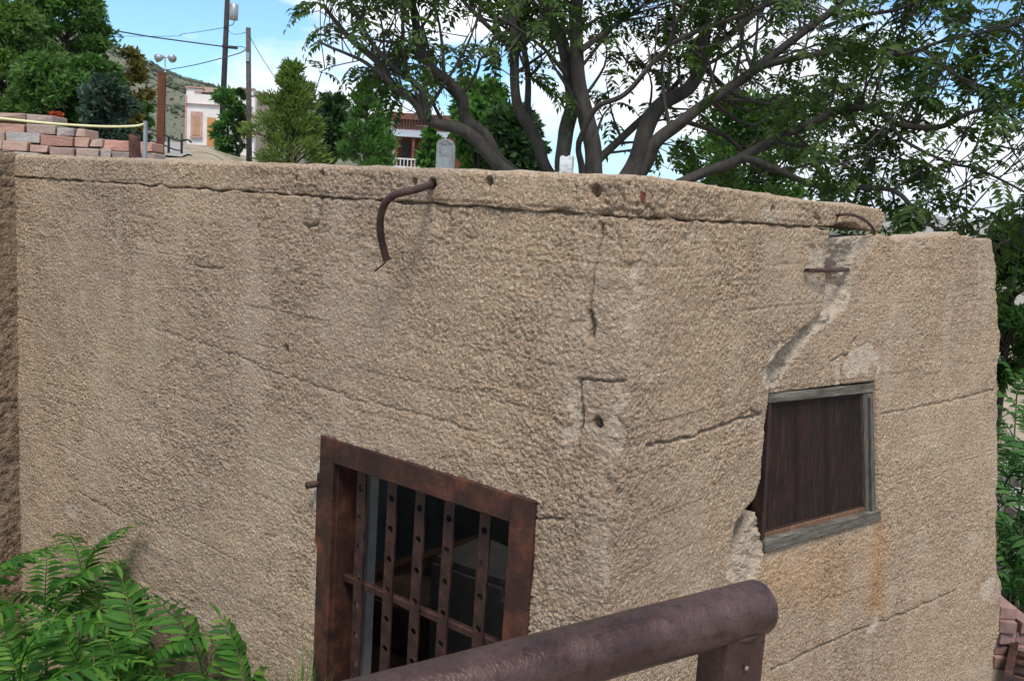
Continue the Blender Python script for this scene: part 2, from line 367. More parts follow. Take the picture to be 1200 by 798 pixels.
# ------------------------------------------------------------------ the jail
jail = tag(empty('jail_building', (C0[0], C0[1], 0)), 'ruined tan pebbled concrete jail with rusty barred door and cracked leaning side wall', 'building')
JM = Matrix.Translation((-C0[0], -C0[1], 0))
def jchild(o, parent=None):
    o.parent = parent or jail
    if (parent or jail) is jail: o.matrix_parent_inverse = JM
    return o
def path_pos(s, t, h):
    kk = .035; q = np.sqrt(s * s + kk * kk); a = (s + q) / 2; b = (q - s) / 2; wa = (1 + s / q) / 2
    n = -(wa[:, None] * D2 + (1 - wa)[:, None] * D1); n /= np.linalg.norm(n, axis=1)[:, None]
    P = C0 + a[:, None] * D1 + b[:, None] * D2 + n * h[:, None]; P[:, 2] = t + EYE; return P
def frag_pos(s, t, h):
    P = O3 + s[:, None] * D3 + t[:, None] * UP3 + h[:, None] * NN3; P[:, 2] += EYE; return P
def relief(name, pos, sl, tl, outline, hfn, thick, parent, mat, attrs=None, coarse=.08):
    def sheet(sl, tl, back):
        S, T = np.meshgrid(sl, tl); cs = (S[:-1, :-1] + S[1:, 1:]) / 2; ct = (T[:-1, :-1] + T[1:, 1:]) / 2
        keep = in_poly(cs, ct, outline); ny, nx = S.shape
        pad = np.zeros((ny + 1, nx + 1), bool); pad[1:-1, 1:-1] = keep
        nb = pad[:-1, :-1].astype(int) + pad[1:, :-1] + pad[:-1, 1:] + pad[1:, 1:]
        used = nb > 0; bd = used & (nb < 4)
        s = S.copy(); t = T.copy()
        d, bx, by = seg_dist(S[bd], T[bd], outline, True)
        lim = 1.6 * max(np.median(np.diff(sl)), np.median(np.diff(tl)))
        m = d < lim; s[bd] = np.where(m, bx, S[bd]); t[bd] = np.where(m, by, T[bd])
        vid = -np.ones(S.shape, int); vid[used] = np.arange(used.sum())
        i, j = np.nonzero(keep)
        Q = np.stack([vid[i, j], vid[i, j + 1], vid[i + 1, j + 1], vid[i + 1, j]], -1)
        return s[used], t[used], bd[used], Q
    s, t, bd, Q = sheet(sl, tl, False)
    h = hfn(s, t); h = h - .004 * bd
    V = pos(s, t, h)
    # face winding towards the outside
    c = np.cross(V[Q[0, 1]] - V[Q[0, 0]], V[Q[0, 3]] - V[Q[0, 0]]); o = pos(s[Q[0, :1]], t[Q[0, :1]], h[Q[0, :1]] + .1)[0] - V[Q[0, 0]]
    if c @ o < 0: Q = Q[:, ::-1]
    E = np.concatenate([Q[:, [0, 1]], Q[:, [1, 2]], Q[:, [2, 3]], Q[:, [3, 0]]]); n = len(s)
    key = np.minimum(E[:, 0], E[:, 1]) * n + np.maximum(E[:, 0], E[:, 1]); _, inv, cnt = np.unique(key, return_inverse=True, return_counts=True)
    B = E[cnt[inv] == 1]; bv = np.unique(B); mp = -np.ones(n, int); mp[bv] = np.arange(len(bv))
    lay = [V]; qs = [Q]; prev = np.arange(n); base = n; A = {k_: [v] for k_, v in (attrs(s, t) if attrs else {}).items()}
    for dep in (.35, .7, 1.0):
        jit = .012 * fbm(s[bv] * 30 + dep * 50, t[bv] * 30, 3, 3) * (dep < 1)
        lay.append(pos(s[bv], t[bv], -thick * dep + jit)); cur = np.full(n, -1); cur[bv] = base + np.arange(len(bv))
        qs.append(np.stack([prev[B[:, 1]], prev[B[:, 0]], cur[B[:, 0]], cur[B[:, 1]]], -1)); prev = cur; base += len(bv)
        for k_ in A: A[k_].append(np.full(len(bv), .8 if k_ == 'patch' else 0.))
    s2, t2, b2, Q2 = sheet(np.arange(sl[0], sl[-1] + coarse, coarse), np.arange(tl[0], tl[-1] + coarse, coarse), True)
    V2 = pos(s2, t2, np.full(len(s2), -thick)); Q2 = Q2 + base
    lay.append(V2); qs.append(Q2)
    for k_ in A: A[k_].append(np.zeros(len(s2)))
    me = mesh_np(name, np.concatenate(lay), np.concatenate(qs), None, True, {k_: np.concatenate(v) for k_, v in A.items()})
    return jchild(link(name, me, mat), parent)

def worn(s, t, seed=0):                     # places rubbed smooth and washed pale
    a = fbm(s * 2.1, t * 1.3, seed + 60, 4); b = fbm(s * 7.5, t * 1.1, seed + 70, 4)
    return np.clip(.75 * ss(.18, .55, a) + .8 * ss(.30, .60, b) * ss(-.3, .3, gnoise(s * 1.4, t * 1.4, seed + 75)), 0, 1)
def pebbles(s, t, seed=0, amp=1.0):
    a = np.abs(gnoise(s * 42 + 3 * t, t * 48, seed)); b = np.abs(gnoise(s * 78, t * 84, seed + 4))
    h = .0075 * np.sqrt(a + .01) + .0075 * np.sqrt(b + .01) + .0035 * gnoise(s * 22, t * 26, seed + 2) - .006
    h = h - .0042 * ss(.18, .42, gnoise(s * 105, t * 105, seed + 12)) - .0042 * ss(.30, .5, gnoise(s * 60, t * 66, seed + 13))
    dense = .65 + .6 * ss(-.4, .5, fbm(s * 1.7, t * 1.7, seed + 8, 3))
    h = h * dense * amp * .78 * (1 - .45 * worn(s, t, seed))
    h = h + .004 * fbm(s * 5, t * 7, seed + 5, 3) + .006 * fbm(s * 1.1, t * 1.4, seed + 6, 2)
    # form-board courses
    bd = .158; q = (t + .004 * fbm(s * 3, t * 0 + .5, 11, 3)) / bd; fr = q - np.floor(q); kk = np.floor(q)
    h = h + .0022 * gnoise(kk * 3.7, s * .25, 21)
    brk = ss(-.05, .35, gnoise(s * 1.6, kk * 5.1, 31))
    dl = np.minimum(fr, 1 - fr) * bd
    return h - .003 * np.exp(-(dl / .005) ** 2) * brk
def carve(s, t, h, lines):
    for pts, depth, width, jit, seed in lines:
        p = np.asarray(pts); m = (s > p[:, 0].min() - .1) & (s < p[:, 0].max() + .1) & (t > p[:, 1].min() - .1) & (t < p[:, 1].max() + .1)
        if not m.any(): continue
        a = s[m]; b = t[m]; aj = a + jit * fbm(a * 14, b * 14, seed, 4); bj = b + jit * fbm(a * 14, b * 14, seed + 50, 4)
        d, _, _ = seg_dist(aj, bj, pts); wv = width * (.65 + .6 * ss(-.5, .5, gnoise(a * 11, b * 11, seed + 9)))
        h[m] -= depth * np.exp(-(d / wv) ** 2)
    return h
def blob_mask(s, t, polys, soft=.005, jit=.03):
    r = np.zeros(len(s))
    for i, (poly, strength) in enumerate(polys):
        p = np.asarray(poly); m = (s > p[:, 0].min() - .12) & (s < p[:, 0].max() + .12) & (t > p[:, 1].min() - .12) & (t < p[:, 1].max() + .12)
        if not m.any(): continue
        a = s[m]; b = t[m]; aj = a + jit * fbm(a * 12, b * 12, i, 4); bj = b + jit * fbm(a * 12, b * 12, i + 40, 4)
        d, _, _ = seg_dist(aj, bj, poly, True); ins = in_poly(aj, bj, poly); sd = np.where(ins, d, -d)
        v = ss(-soft, soft, sd) * strength * (.75 + .35 * ss(-.4, .3, gnoise(a * 35, b * 35, i + 7)))
        r[m] = np.maximum(r[m], np.clip(v, 0, 1))
    return r
Lp = lambda *p: [LF(*q) for q in p]; Rp = lambda *p: [RF(*q) for q in p]; Gp = lambda *p: [GF(*q) for q in p]

WALL_L = 4.0; JOINT = -.014
# door opening in the front wall
dTL, dTR = LF(380, 513), LF(627, 589)
DU1, DU0, DZ1, DZ0 = 1.330, .308, -.930, -2.80
# near side wall ends in the ragged crack
crack_px = [(975, 271), (972, 294), (968, 312), (969, 330), (969, 348), (965, 365), (956, 378), (939, 390), (927, 404), (919, 410), (903, 431), (903, 458), (899, 508), (895, 537), (893, 565), (887, 587), (874, 600), (866, 614), (860, 637), (856, 665), (845, 700), (830, 800)]
crack = Rp(*crack_px); crack.append((crack[-1][0] + .03, -2.95))
crack_r = rough_line(crack, .012, .006, 3)
wall_out = [(WALL_L, -2.95)] + [tuple(p + np.array([0, -.0025])) for p in rough_line([(crack[0][0], JOINT - .002), (-.9, JOINT), (0, JOINT), (WALL_L, JOINT)], .008, .010, 14)][::-1] + [tuple(p) for p in crack_r]
wall_out += [(DU0, -2.95), (DU0, DZ1), (DU1, DZ1), (DU1, -2.95)]
cr_wall = [
    (Lp((500, 232), (520, 236), (700, 250)), .0, .004, .004, 1),
    (Lp((372, 222), (377, 238), (373, 250), (372, 262), (362, 268), (355, 263)), .035, .0055, .012, 2),
    (Lp((704, 262), (705, 280), (697, 320), (690, 370), (693, 385), (690, 395)), .022, .0035, .006, 4),
    (Lp((690, 368), (694, 380), (692, 394)), .03, .009, .006, 5),
    (Lp((680, 445), (682, 480), (679, 510), (677, 530)), .035, .005, .008, 6),
    (Lp((680, 444), (720, 448), (735, 446)), .02, .0038, .008, 7),
    (Rp((758, 522), (790, 517), (840, 502), (870, 490), (893, 486)), .035, .0042, .006, 8),
    (Rp((866, 492), (880, 480), (892, 484)), .015, .005, .006, 9),
    (Lp((629, 607), (660, 608)), .02, .004, .006, 10),
    (Lp((230, 312), (262, 315)), .012, .005, .01, 12),
    (Lp((180, 385), (240, 402), (330, 440), (420, 470), (560, 505)), .006, .006, .012, 13),
    (Rp((765, 590), (767, 612), (763, 640)), .006, .004, .01, 14),
    (Lp((90, 575), (140, 605)), .008, .006, .01, 15), (Lp((125, 657), (190, 700), (260, 738)), -.006, .006, .008, 16)]
holes_wall = [(LF(335, 408), .013), (LF(701, 496), .016), (RF(893, 604), .0)]
pat_wall = [(Lp((668, 455), (680, 448), (681, 480), (677, 528), (664, 530), (666, 490)), .8),
            (Lp((672, 370), (688, 368), (690, 395), (676, 392)), .45),
            (Lp((742, 312), (757, 312), (755, 340), (744, 345)), .75), (Lp((745, 360), (757, 350), (750, 440), (742, 440)), .35),
            (Lp((722, 455), (736, 452), (730, 520), (716, 560), (718, 500)), .6), (Lp((706, 615), (718, 618), (712, 680), (702, 690)), .6),
            (Lp((367, 545), (380, 530), (376, 640), (366, 610)), .95), (Lp((366, 640), (374, 640), (373, 740), (367, 730)), .5),
            (Lp((108, 640), (113, 620), (125, 655), (245, 725), (240, 732), (120, 665)), .4),
            (Lp((78, 588), (92, 590), (90, 603), (78, 602)), .8), (Lp((105, 318), (116, 315), (115, 330)), .5), (Lp((365, 235), (378, 236), (376, 262), (366, 265)), .6),
            (Lp((180, 505), (187, 500), (192, 535), (186, 540)), .5), (Lp((235, 560), (245, 558), (248, 580), (238, 578)), .4),
            (Rp((948, 290), (968, 288), (967, 312), (947, 316)), .9), (Rp((944, 318), (966, 322), (966, 345), (950, 342)), .8),
            (Rp((935, 395), (927, 398), (903, 425), (903, 455), (890, 440), (905, 415), (925, 395)), .95),
            (Rp((850, 500), (893, 480), (893, 492), (868, 502)), .45), (Rp((752, 420), (768, 425), (765, 445), (752, 445)), .45),
            (Rp((866, 612), (880, 600), (872, 640), (858, 676), (846, 690)), .75), (Rp((800, 264), (812, 266), (806, 285), (798, 280)), .5)]
def h_wall(s, t):
    h = pebbles(s, t, 0, .9)
    corner = np.exp(-(s / .05) ** 2); h = h - .010 * corner * ss(-.2, .5, fbm(s * 3, t * 6, 77, 3))
    for (c, r) in holes_wall:
        if r: h -= .10 * np.exp(-((np.hypot(s - c[0], t - c[1])) / r) ** 8)
    pm = blob_mask(s, t, pat_wall); h = h * (1 - .75 * pm) - .007 * pm
    h = carve(s, t, h, cr_wall)
    h -= .004 * np.exp(-((t - JOINT) / .006) ** 2) * ss(-.3, .3, gnoise(s * 9, t * 0, 5))
    ds, _, _ = seg_dist(s, t, crack); h -= .012 * np.exp(-(ds / .012) ** 2) * (s < -.3)
    return h
def a_wall(s, t):
    return {'patch': np.maximum(blob_mask(s, t, pat_wall), .32 * worn(s, t, 0) * (.5 + .5 * ss(-.2, .3, gnoise(s * 30, t * 30, 3)))), 'stain': np.zeros(len(s)), 'brick': np.zeros(len(s))}
sl = np.concatenate([np.arange(min(c_[0] for c_ in crack) - .03, 1.0, .0040), np.arange(1.0, 2.0, .0055), np.arange(2.0, WALL_L + .006, .0070)])
tl = np.concatenate([np.arange(-2.98, -2.4, .03), np.arange(-2.4, -1.6, .0055), np.arange(-1.6, JOINT + .02, .0043)])
relief('concrete_wall', path_pos, sl, tl, wall_out, h_wall, .22, jail, STUCCO, a_wall)

# roof slab, its fascia wraps the corner and ends broken off
slab_top = rough_line([(WALL_L + .02, .108), (1.5, .106), (.2, .106), (-.05, .105), (-.9, .092), (-1.5, .083), (RF(1000, 238)[0], RF(1000, 238)[1]), RF(1030, 245)], .02, .005, 11)
slab_bot = [RF(1035, 250), RF(1034, 262), RF(1031, 271), RF(1020, 270), RF(1008, 268), RF(1003, 262), RF(985, 260), RF(978, 266), (crack[0][0] + .02, JOINT + .006), (-.9, JOINT + .005), (0, JOINT + .003), (WALL_L + .02, JOINT + .002)]
slab_out = [tuple(p) for p in slab_top] + [tuple(p) for p in rough_line(slab_bot, .008, .008, 13)]
hl_slab = [(LF(487, 213), .010), (LF(507, 216), .016), (LF(574, 213), .014), (LF(699, 224), .017), (LF(378, 203), .010), (LF(347, 209), .008), (RF(905, 245), .012), (RF(955, 258), .02)]
cr_slab = [(Lp((704, 250), (730, 244), (750, 250)), .012, .006, .01, 3), (Rp((752, 252), (762, 243), (770, 254)), .014, .006, .01, 4), (Rp((955, 250), (962, 262), (958, 270)), .03, .010, .01, 6), (Rp((985, 250), (980, 262)), .03, .012, .01, 7)]
def h_slab(s, t):
    h = pebbles(s, t, 40, .95) + .002; h = carve(s, t, h, cr_slab)
    for (c, r) in hl_slab: h -= .12 * np.exp(-((np.hypot(s - c[0], t - c[1])) / r) ** 8)
    top = .106 - .012 * ss(0, 1.5, -s)
    h -= .02 * ss(top - .02, top + .004, t) + 0
    return h
bc = LF(756, 231)
def a_slab(s, t):
    m = ss(.022, .012, np.hypot((s - bc[0]), (t - bc[1]) * .7)) if False else (np.hypot((s - bc[0]) * 1.3, (t - bc[1])) < .016).astype(float)
    top = .106 - .012 * ss(0, 1.5, -s)
    return {'patch': np.maximum(.55 * ss(top - .012, top, t) * ss(-.3, .3, gnoise(s * 14, t * 3, 9)), blob_mask(s, t, [(Rp((890, 248), (915, 246), (912, 262), (892, 262)), .7)])), 'stain': np.zeros(len(s)), 'brick': m}
sl = np.concatenate([np.arange(-2.35, 1.6, .0045), np.arange(1.6, WALL_L + .03, .0070)]); tl = np.arange(-.06, .125, .0043)
slab = relief('roof_slab', path_pos, sl, tl, slab_out, h_slab, .2, jail, STUCCO, a_slab)
sm = MB().box((C0[0], C0[1], EYE), D1, D2, Z, (.035, WALL_L + .02), (.035, 1.42), (JOINT - .016, .084)).box((C0[0], C0[1], EYE), D1, D2, Z, (.25, WALL_L + .02), (1.4205, 2.0), (JOINT - .012, .08))  # rear box: unseen stretch of roof added to darken the cell
sb = sm.build('slab_core', STUCCO); sb.parent = slab

# leaning, broken-off fragment of the side wall
frag_px = [(1016, 276), (1026, 276), (1056, 279), (1080, 278), (1105, 276), (1120, 275), (1144, 278), (1163, 282), (1166, 300), (1168, 340), (1169, 372), (1174, 396), (1171, 420), (1169, 462), (1169, 520), (1168, 600), (1167, 650), (1170, 672), (1174, 690), (1172, 720), (1170, 745), (1165, 765), (1163, 798)]
fr = Gp(*frag_px); BOT = -2.95 + .65
fr.append((fr[-1][0] - .02, BOT))
flow = Gp((825, 850), (838, 780), (850, 705), (858, 665), (868, 640), (878, 620), (890, 600), (896, 648)); flow = [(flow[0][0], BOT)] + flow
fwin = Gp((896, 647), (1030, 608), (1027, 446), (896, 462))
fupp = Gp((894, 440), (912, 402), (935, 382), (955, 365), (962, 340), (963, 300), (972, 279), (1000, 277))
frag_out = [tuple(p) for p in rough_line(fr, .012, .016, 17)] + flow + fwin + fupp
face_edge = Gp((1014, 270), (1001, 300), (999, 345), (993, 362), (965, 384), (942, 406), (927, 428), (905, 460))
fe_poly = face_edge + Gp((880, 440), (880, 260))
low_edge_poly = Gp((893, 598), (896, 648), (884, 680), (868, 720), (852, 800), (800, 800), (800, 640), (860, 600))
cr_frag = [(Gp((1003, 400), (994, 420), (988, 432), (988, 452)), .03, .006, .008, 3), (Gp((998, 414), (985, 418), (975, 424)), .012, .005, .008, 4),
           (Gp((1032, 485), (1090, 475), (1166, 457)), .012, .0045, .006, 5), (Gp((905, 785), (1000, 740), (1060, 718), (1120, 692)), .016, .005, .008, 6),
           (Gp((988, 628), (986, 643)), .012, .0045, .004, 8), (Gp((1035, 560), (1165, 532)), .004, .004, .006, 9), (Gp((900, 720), (1010, 690), (1100, 660)), .004, .004, .01, 10)]
pat_frag = [(Gp((1005, 410), (1018, 402), (1030, 412), (1030, 440), (1026, 450), (1024, 425), (990, 445), (990, 425)), .85), (Gp((980, 430), (986, 420), (988, 450), (980, 448)), .6),
            (Gp((1018, 728), (1030, 718), (1033, 730), (1008, 745)), 1.0), (Gp((1148, 680), (1165, 674), (1166, 690), (1158, 702), (1147, 695)), 1.0), (Gp((1135, 625), (1150, 618), (1152, 640), (1138, 645)), .45),
            (Gp((920, 640), (950, 630), (945, 660), (925, 665)), .3), (Gp((896, 650), (920, 640), (912, 660), (897, 665)), .5), (Gp((1058, 282), (1100, 280), (1090, 288), (1060, 290)), .5),
            (Gp((998, 276), (1030, 276), (1024, 290), (1002, 320)), .5), (Gp((1162, 670), (1174, 680), (1172, 700), (1160, 705)), .5), (Gp((920, 776), (935, 770), (932, 782), (920, 785)), .5)]
st_frag = [(Gp((1028, 606), (1036, 606), (1034, 715), (1018, 715), (1020, 650)), .75), (Gp((896, 655), (1010, 625), (1005, 640), (985, 720), (900, 700)), .38), (Gp((1000, 640), (1030, 620), (1028, 720), (1004, 712)), .3)]
def raw_mask(s, t):
    d, _, _ = seg_dist(s + .012 * fbm(s * 16, t * 16, 5, 4), t + .012 * fbm(s * 16, t * 16, 8, 4), face_edge)
    ins = in_poly(s, t, fe_poly); a = np.where(ins, d, -d)
    d2, _, _ = seg_dist(s, t, low_edge_poly, True); b = np.where(in_poly(s + .01 * fbm(s * 16, t * 16, 5, 4), t, low_edge_poly), d2, -d2)
    return a, b
def h_frag(s, t):
    h = pebbles(s, t, 60, .9); h = carve(s, t, h, cr_frag); a, b = raw_mask(s, t); m = np.maximum(ss(0, .10, a), .0)
    rough = .022 * fbm(s * 16, t * 16, 90, 4) + .010 * fbm(s * 50, t * 50, 95, 3)
    h = np.where(a > 0, h * .4 - .006 * ss(0, .010, a) - .012 * m + rough * ss(0, .03, a), h)
    niche = np.exp(-((s - GF(982, 335)[0]) / .06) ** 2 - ((t - GF(982, 335)[1]) / .085) ** 2)
    h = h - .17 * niche * (a > 0)
    h = np.where(b > 0, h - .02 * ss(0, .02, b) + rough * .5, h)
    pm = blob_mask(s, t, pat_frag); return h * (1 - .75 * pm * (a <= 0)) - .005 * pm
def a_frag(s, t):
    a, b = raw_mask(s, t)
    return {'patch': np.maximum(np.maximum(ss(-.006, .006, a) * .85, ss(-.006, .006, b) * .7), np.maximum(blob_mask(s, t, pat_frag), .30 * worn(s, t, 60))), 'stain': blob_mask(s, t, st_frag, .05, .03), 'brick': np.zeros(len(s))}
fo = np.array(frag_out)
sl = np.arange(fo[:, 0].min() - .01, fo[:, 0].max() + .01, .0062); tl = np.concatenate([np.arange(BOT - .01, -1.6, .02), np.arange(-1.6, fo[:, 1].max() + .01, .0062)])
relief('leaning_wall_fragment', frag_pos, sl, tl, frag_out, h_frag, .2, jail, STUCCO, a_frag)

# wing wall that comes forward at the far end
def wing_pos(s, t, h):
    P = C0 + 3.985 * D1 + s[:, None] * (-D2) + h[:, None] * (-D1); P[:, 2] = t + EYE; return P
wo = [(-.3, -2.95), (1.5, -2.95), (1.5, .12), (-.3, .11)]
relief('wing_wall', wing_pos, np.arange(-.3, 1.52, .012), np.arange(-2.96, .14, .012), wo, lambda s, t: 1.6 * pebbles(s, t, 80, 1.2) + .01, .3, jail, STUCCO_SHADE, lambda s, t: {'patch': np.zeros(len(s)), 'stain': np.zeros(len(s)), 'brick': np.zeros(len(s))})

# inside: floor, back walls of blue-grey plaster
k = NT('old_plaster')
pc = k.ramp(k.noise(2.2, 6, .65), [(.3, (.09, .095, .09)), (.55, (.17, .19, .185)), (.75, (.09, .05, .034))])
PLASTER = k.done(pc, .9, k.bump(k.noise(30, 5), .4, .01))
def jbox(name, mat, a, b, c, bevel=0): return jchild(MB().box((C0[0], C0[1], EYE), D1, D2, Z, a, b, c).build(name, mat, bevel=bevel))
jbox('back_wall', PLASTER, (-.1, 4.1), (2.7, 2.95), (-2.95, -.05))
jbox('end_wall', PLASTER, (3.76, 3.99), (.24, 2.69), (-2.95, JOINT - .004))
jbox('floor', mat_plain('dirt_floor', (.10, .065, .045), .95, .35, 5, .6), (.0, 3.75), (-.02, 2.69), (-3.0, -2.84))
PLANK = mat_wood('brown_plank', (.06, .03, .018), (.14, .075, .045), (.24, .14, .09))

# door
door = jchild(empty('barred_door')); door.location = (0, 0, 0)
def dbox(name, mat, a, b, c, bevel=.003, par=None):
    o = MB().box((C0[0], C0[1], EYE), D1, D2, Z, a, b, c).build(name, mat, bevel=bevel, seg=1); o.parent = par or door; return o
FW = .072
dbox('frame_post', RUST_DOOR, (DU1 - FW * .95, DU1 + .012), (-.014, .012), (DZ0, DZ1 + .012))
dbox('frame_post', RUST_DOOR, (DU0 - .012, DU0 + FW * 1.2), (-.014, .012), (DZ0, DZ1 + .012))
dbox('frame_rail', RUST_DOOR, (DU0 + FW * 1.2 + .001, DU1 - FW * .95 - .001), (-.0125, .012), (DZ1 - .082, DZ1 + .0105))
dbox('jamb_plate', RUST_DOOR, (DU1 - FW * .95, DU1 - FW * .95 + .012), (.0125, .12), (DZ0, DZ1 + .008))
dbox('jamb_plate', RUST_DOOR, (DU0 + FW * 1.2 - .012, DU0 + FW * 1.2), (.0125, .12), (DZ0, DZ1 + .008))
dbox('head_plate', RUST_DOOR, (DU0 + FW * 1.2 + .001, DU1 - FW * .95 - .001), (.0125, .12), (DZ1 - .082, DZ1 - .070))
dbox('hinge_plate', RUST_DOOR, (DU1 + .013, DU1 + .028), (-.012, .03), (DZ1 - .42, DZ1 - .14))
hp0 = np.array([C0[0], C0[1], EYE]) + D1 * (DU1 + .02) + Z * (DZ1 - .185)
o = MB().tube([hp0 + D2 * .05, hp0 - D2 * .012 + D1 * .006, hp0 - D2 * .055 + D1 * .012], .013, 10).build('hinge_pin', RUST_HOOK, door, True)
# flat straps with punched holes; bars sit behind the frame
BW, BT, BL = .048, .008, DZ1 - .075 - DZ0
def strap_mesh():
    b = MB(); pitch = .118; n = int(BL / pitch); zt = 0.0; R_ = .0135; N = 12; hw = BW / 2
    for side in (0, 1):
        y = BT * side; z = -.035; segs = []
        def q(a, flip): return a if not flip else a[::-1]
        b.add([(-hw, y, 0), (hw, y, 0), (hw, y, z), (-hw, y, z)], [q((0, 1, 2, 3), side == 0)])
        for i in range(n):
            zc = z - pitch / 2; top, bot = z, z - pitch
            ring = [(R_ * cos(2 * pi * a / N + pi / 4), y, zc + R_ * sin(2 * pi * a / N + pi / 4)) for a in range(N)]
            sq = []
            for a in range(N):
                th = 2 * pi * a / N + pi / 4; cx, cz = cos(th), sin(th); m = max(abs(cx), abs(cz)); sq.append((hw * cx / m, y, zc + hw * cz / m))
            b.add(ring + sq, [q((a, (a + 1) % N, N + (a + 1) % N, N + a), side == 1) for a in range(N)])
            b.add([(-hw, y, top), (hw, y, top), (hw, y, zc + hw), (-hw, y, zc + hw)], [q((0, 1, 2, 3), side == 0)])
            b.add([(-hw, y, zc - hw), (hw, y, zc - hw), (hw, y, bot), (-hw, y, bot)], [q((0, 1, 2, 3), side == 0)])
            if side == 0:
                r2 = [(p[0], BT, p[2]) for p in ring]; b.add(ring + r2, [(a, N + a, N + (a + 1) % N, (a + 1) % N) for a in range(N)])
            z -= pitch
        b.add([(-hw, y, z), (hw, y, z), (hw, y, -BL), (-hw, y, -BL)], [q((0, 1, 2, 3), side == 0)])
    for x in (-hw, hw): b.add([(x, 0, 0), (x, BT, 0), (x, BT, -BL), (x, 0, -BL)], [(0, 1, 2, 3)])
    return b.mesh('bar')
strap = strap_mesh(); strap.materials.append(RUST_BAR)
REC = .045
def DP(px, py, rec):                         # (s,z) on a plane set back behind the front face
    O = C0 + D2 * rec; p = on_plane(px, py, O, D2); return ((p - C0) @ D1, p[2])
for (x0, y0, x1, y1) in [(424, 553, 416, 798), (460, 563, 447, 798), (493, 573, 480, 775), (527, 588, 512, 760), (569, 600, 558, 745)]:
    a = DP(x0, y0, REC); c = DP(x1, y1, REC); lean = (c[0] - a[0]) / (c[1] - a[1])
    s0 = a[0] + lean * (DZ1 - .075 - a[1])
    o = link('bar', strap, None, door)
    X = -D1; Yd = D2; Zd = Z + D1 * lean; Zd = Zd / np.linalg.norm(Zd)
    Wm = Matrix.Identity(4); P = C0 + D1 * s0 + D2 * REC + Z * (EYE + DZ1 - .072)
    for i in range(3): Wm[i][0] = X[i]; Wm[i][1] = Yd[i]; Wm[i][2] = Zd[i]; Wm[i][3] = P[i]
    o.matrix_local = JM @ Wm if False else Wm
cb0 = DP(402, 684, REC + .02); cb1 = DP(592, 748, REC + .02); zc = (cb0[1] + cb1[1]) / 2
for zz in (zc, zc - .72):
    dbox('cross_bar', RUST_BAR, (DU0 + FW * 1.2 + .001, DU1 - FW * .95 - .001), (REC + BT + .001, REC + BT + .028), (zz - .015, zz + .015), .005)
# jail empty sits at C0, so shift the door group back
door.matrix_parent_inverse = JM

# hook and bars of reinforcing iron
def on_front(px, py, out=0.0):
    O = C0 - D2 * out; p = on_plane(px, py, O, D2); p = p.copy(); p[2] += EYE; return p
def smooth_path(P, n=6):
    P = [np.asarray(p, float) for p in P]; out = []
    for i in range(len(P) - 1):
        p0, p1, p2, p3 = P[max(i - 1, 0)], P[i], P[i + 1], P[min(i + 2, len(P) - 1)]
        for q in range(n):
            t = q / n; out.append(.5 * (2 * p1 + (p2 - p0) * t + (2 * p0 - 5 * p1 + 4 * p2 - p3) * t * t + (3 * p1 - p0 - 3 * p2 + p3) * t ** 3))
    return out + [P[-1]]
hk = smooth_path([on_front(507, 216, -.06), on_front(504, 217, .02), on_front(485, 223, .12), on_front(464, 228, .16), on_front(451, 239, .16), on_front(446, 255, .15), on_front(446, 275, .13), on_front(451, 297, .10), on_front(453, 304, .09)])
hook = MB().tube(hk, .0125, 12).tube([hk[-2] * .4 + hk[-1] * .6, hk[-1] * 1.6 - hk[-2] * .6], .0155, 12).build('bent_iron_rod', RUST_HOOK, None, True); jchild(hook)
wv = smooth_path([hk[-1], on_front(450, 309, .08), on_front(444, 314, .07), on_front(439, 318, .05), on_front(442, 316, .02)])
jchild(MB().tube(wv, .003, 6).build('wire', RUST_HOOK, None, True))
def on_side(px, py, out=0.0):
    O = C0 - D1 * out; p = on_plane(px, py, O, D1).copy(); p[2] += EYE; return p
jchild(MB().tube([on_side(938, 317, -.02), on_side(946, 317, .012), on_side(975, 317, .03), on_plane(1000, 316, O3, NN3) + Z * EYE - NN3 * .02], .0085, 8).build('reinforcing_rod', RUST_HOOK, None, True))
jchild(MB().tube(smooth_path([on_side(980, 256, -.04), on_side(984, 252, .02), on_side(1000, 252, .05), on_side(1016, 260, .06), on_side(1024, 270, .04), on_side(1025, 280, .0)]), .0065, 8).build('reinforcing_rod', RUST_HOOK, None, True))

# window
win = jchild(empty('barred_window')); win.matrix_parent_inverse = JM
def GQ3(pts, d0, d1):                       # prism from a pixel quad on the fragment plane, between two depths
    P = [O3 + GF(*q)[0] * D3 + GF(*q)[1] * UP3 + Z * EYE for q in pts]
    n = len(P); V = [p - NN3 * d0 for p in P] + [p - NN3 * d1 for p in P]
    F = [tuple(range(n))[::-1], tuple(range(n, 2 * n))] + [(i, (i + 1) % n, n + (i + 1) % n, n + i) for i in range(n)]
    m = MB().add(V, F); 
    me = m.mesh('x'); bm = bmesh.new(); bm.from_mesh(me); bmesh.ops.recalc_face_normals(bm, faces=bm.faces[:]); bm.to_mesh(me); bm.free(); return me
def wpart(name, pts, d0, d1, mat, bevel=.004):
    me = GQ3(pts, d0, d1); me.name = name
    if bevel:
        bm = bmesh.new(); bm.from_mesh(me); bmesh.ops.bevel(bm, geom=bm.edges[:], offset=bevel, segments=1, affect='EDGES'); bm.to_mesh(me); bm.free()
    return link(name, me, mat, win)
wpart('frame_board', [(901, 462), (1026, 449), (1026, 460), (902, 473)], .004, .10, GREYWOOD_H)
wpart('frame_board', [(1014, 461), (1026, 460), (1029, 606), (1018, 608)], .008, .10, GREYWOOD)
wpart('sill_board', [(895, 632), (1029, 597), (1031, 608), (894, 647)], -.012, .09, GREYWOOD_H)
wpart('frame_board', [(902, 474), (905, 474), (897, 632), (893, 633)], .002, .05, RUST_MESH, .002)
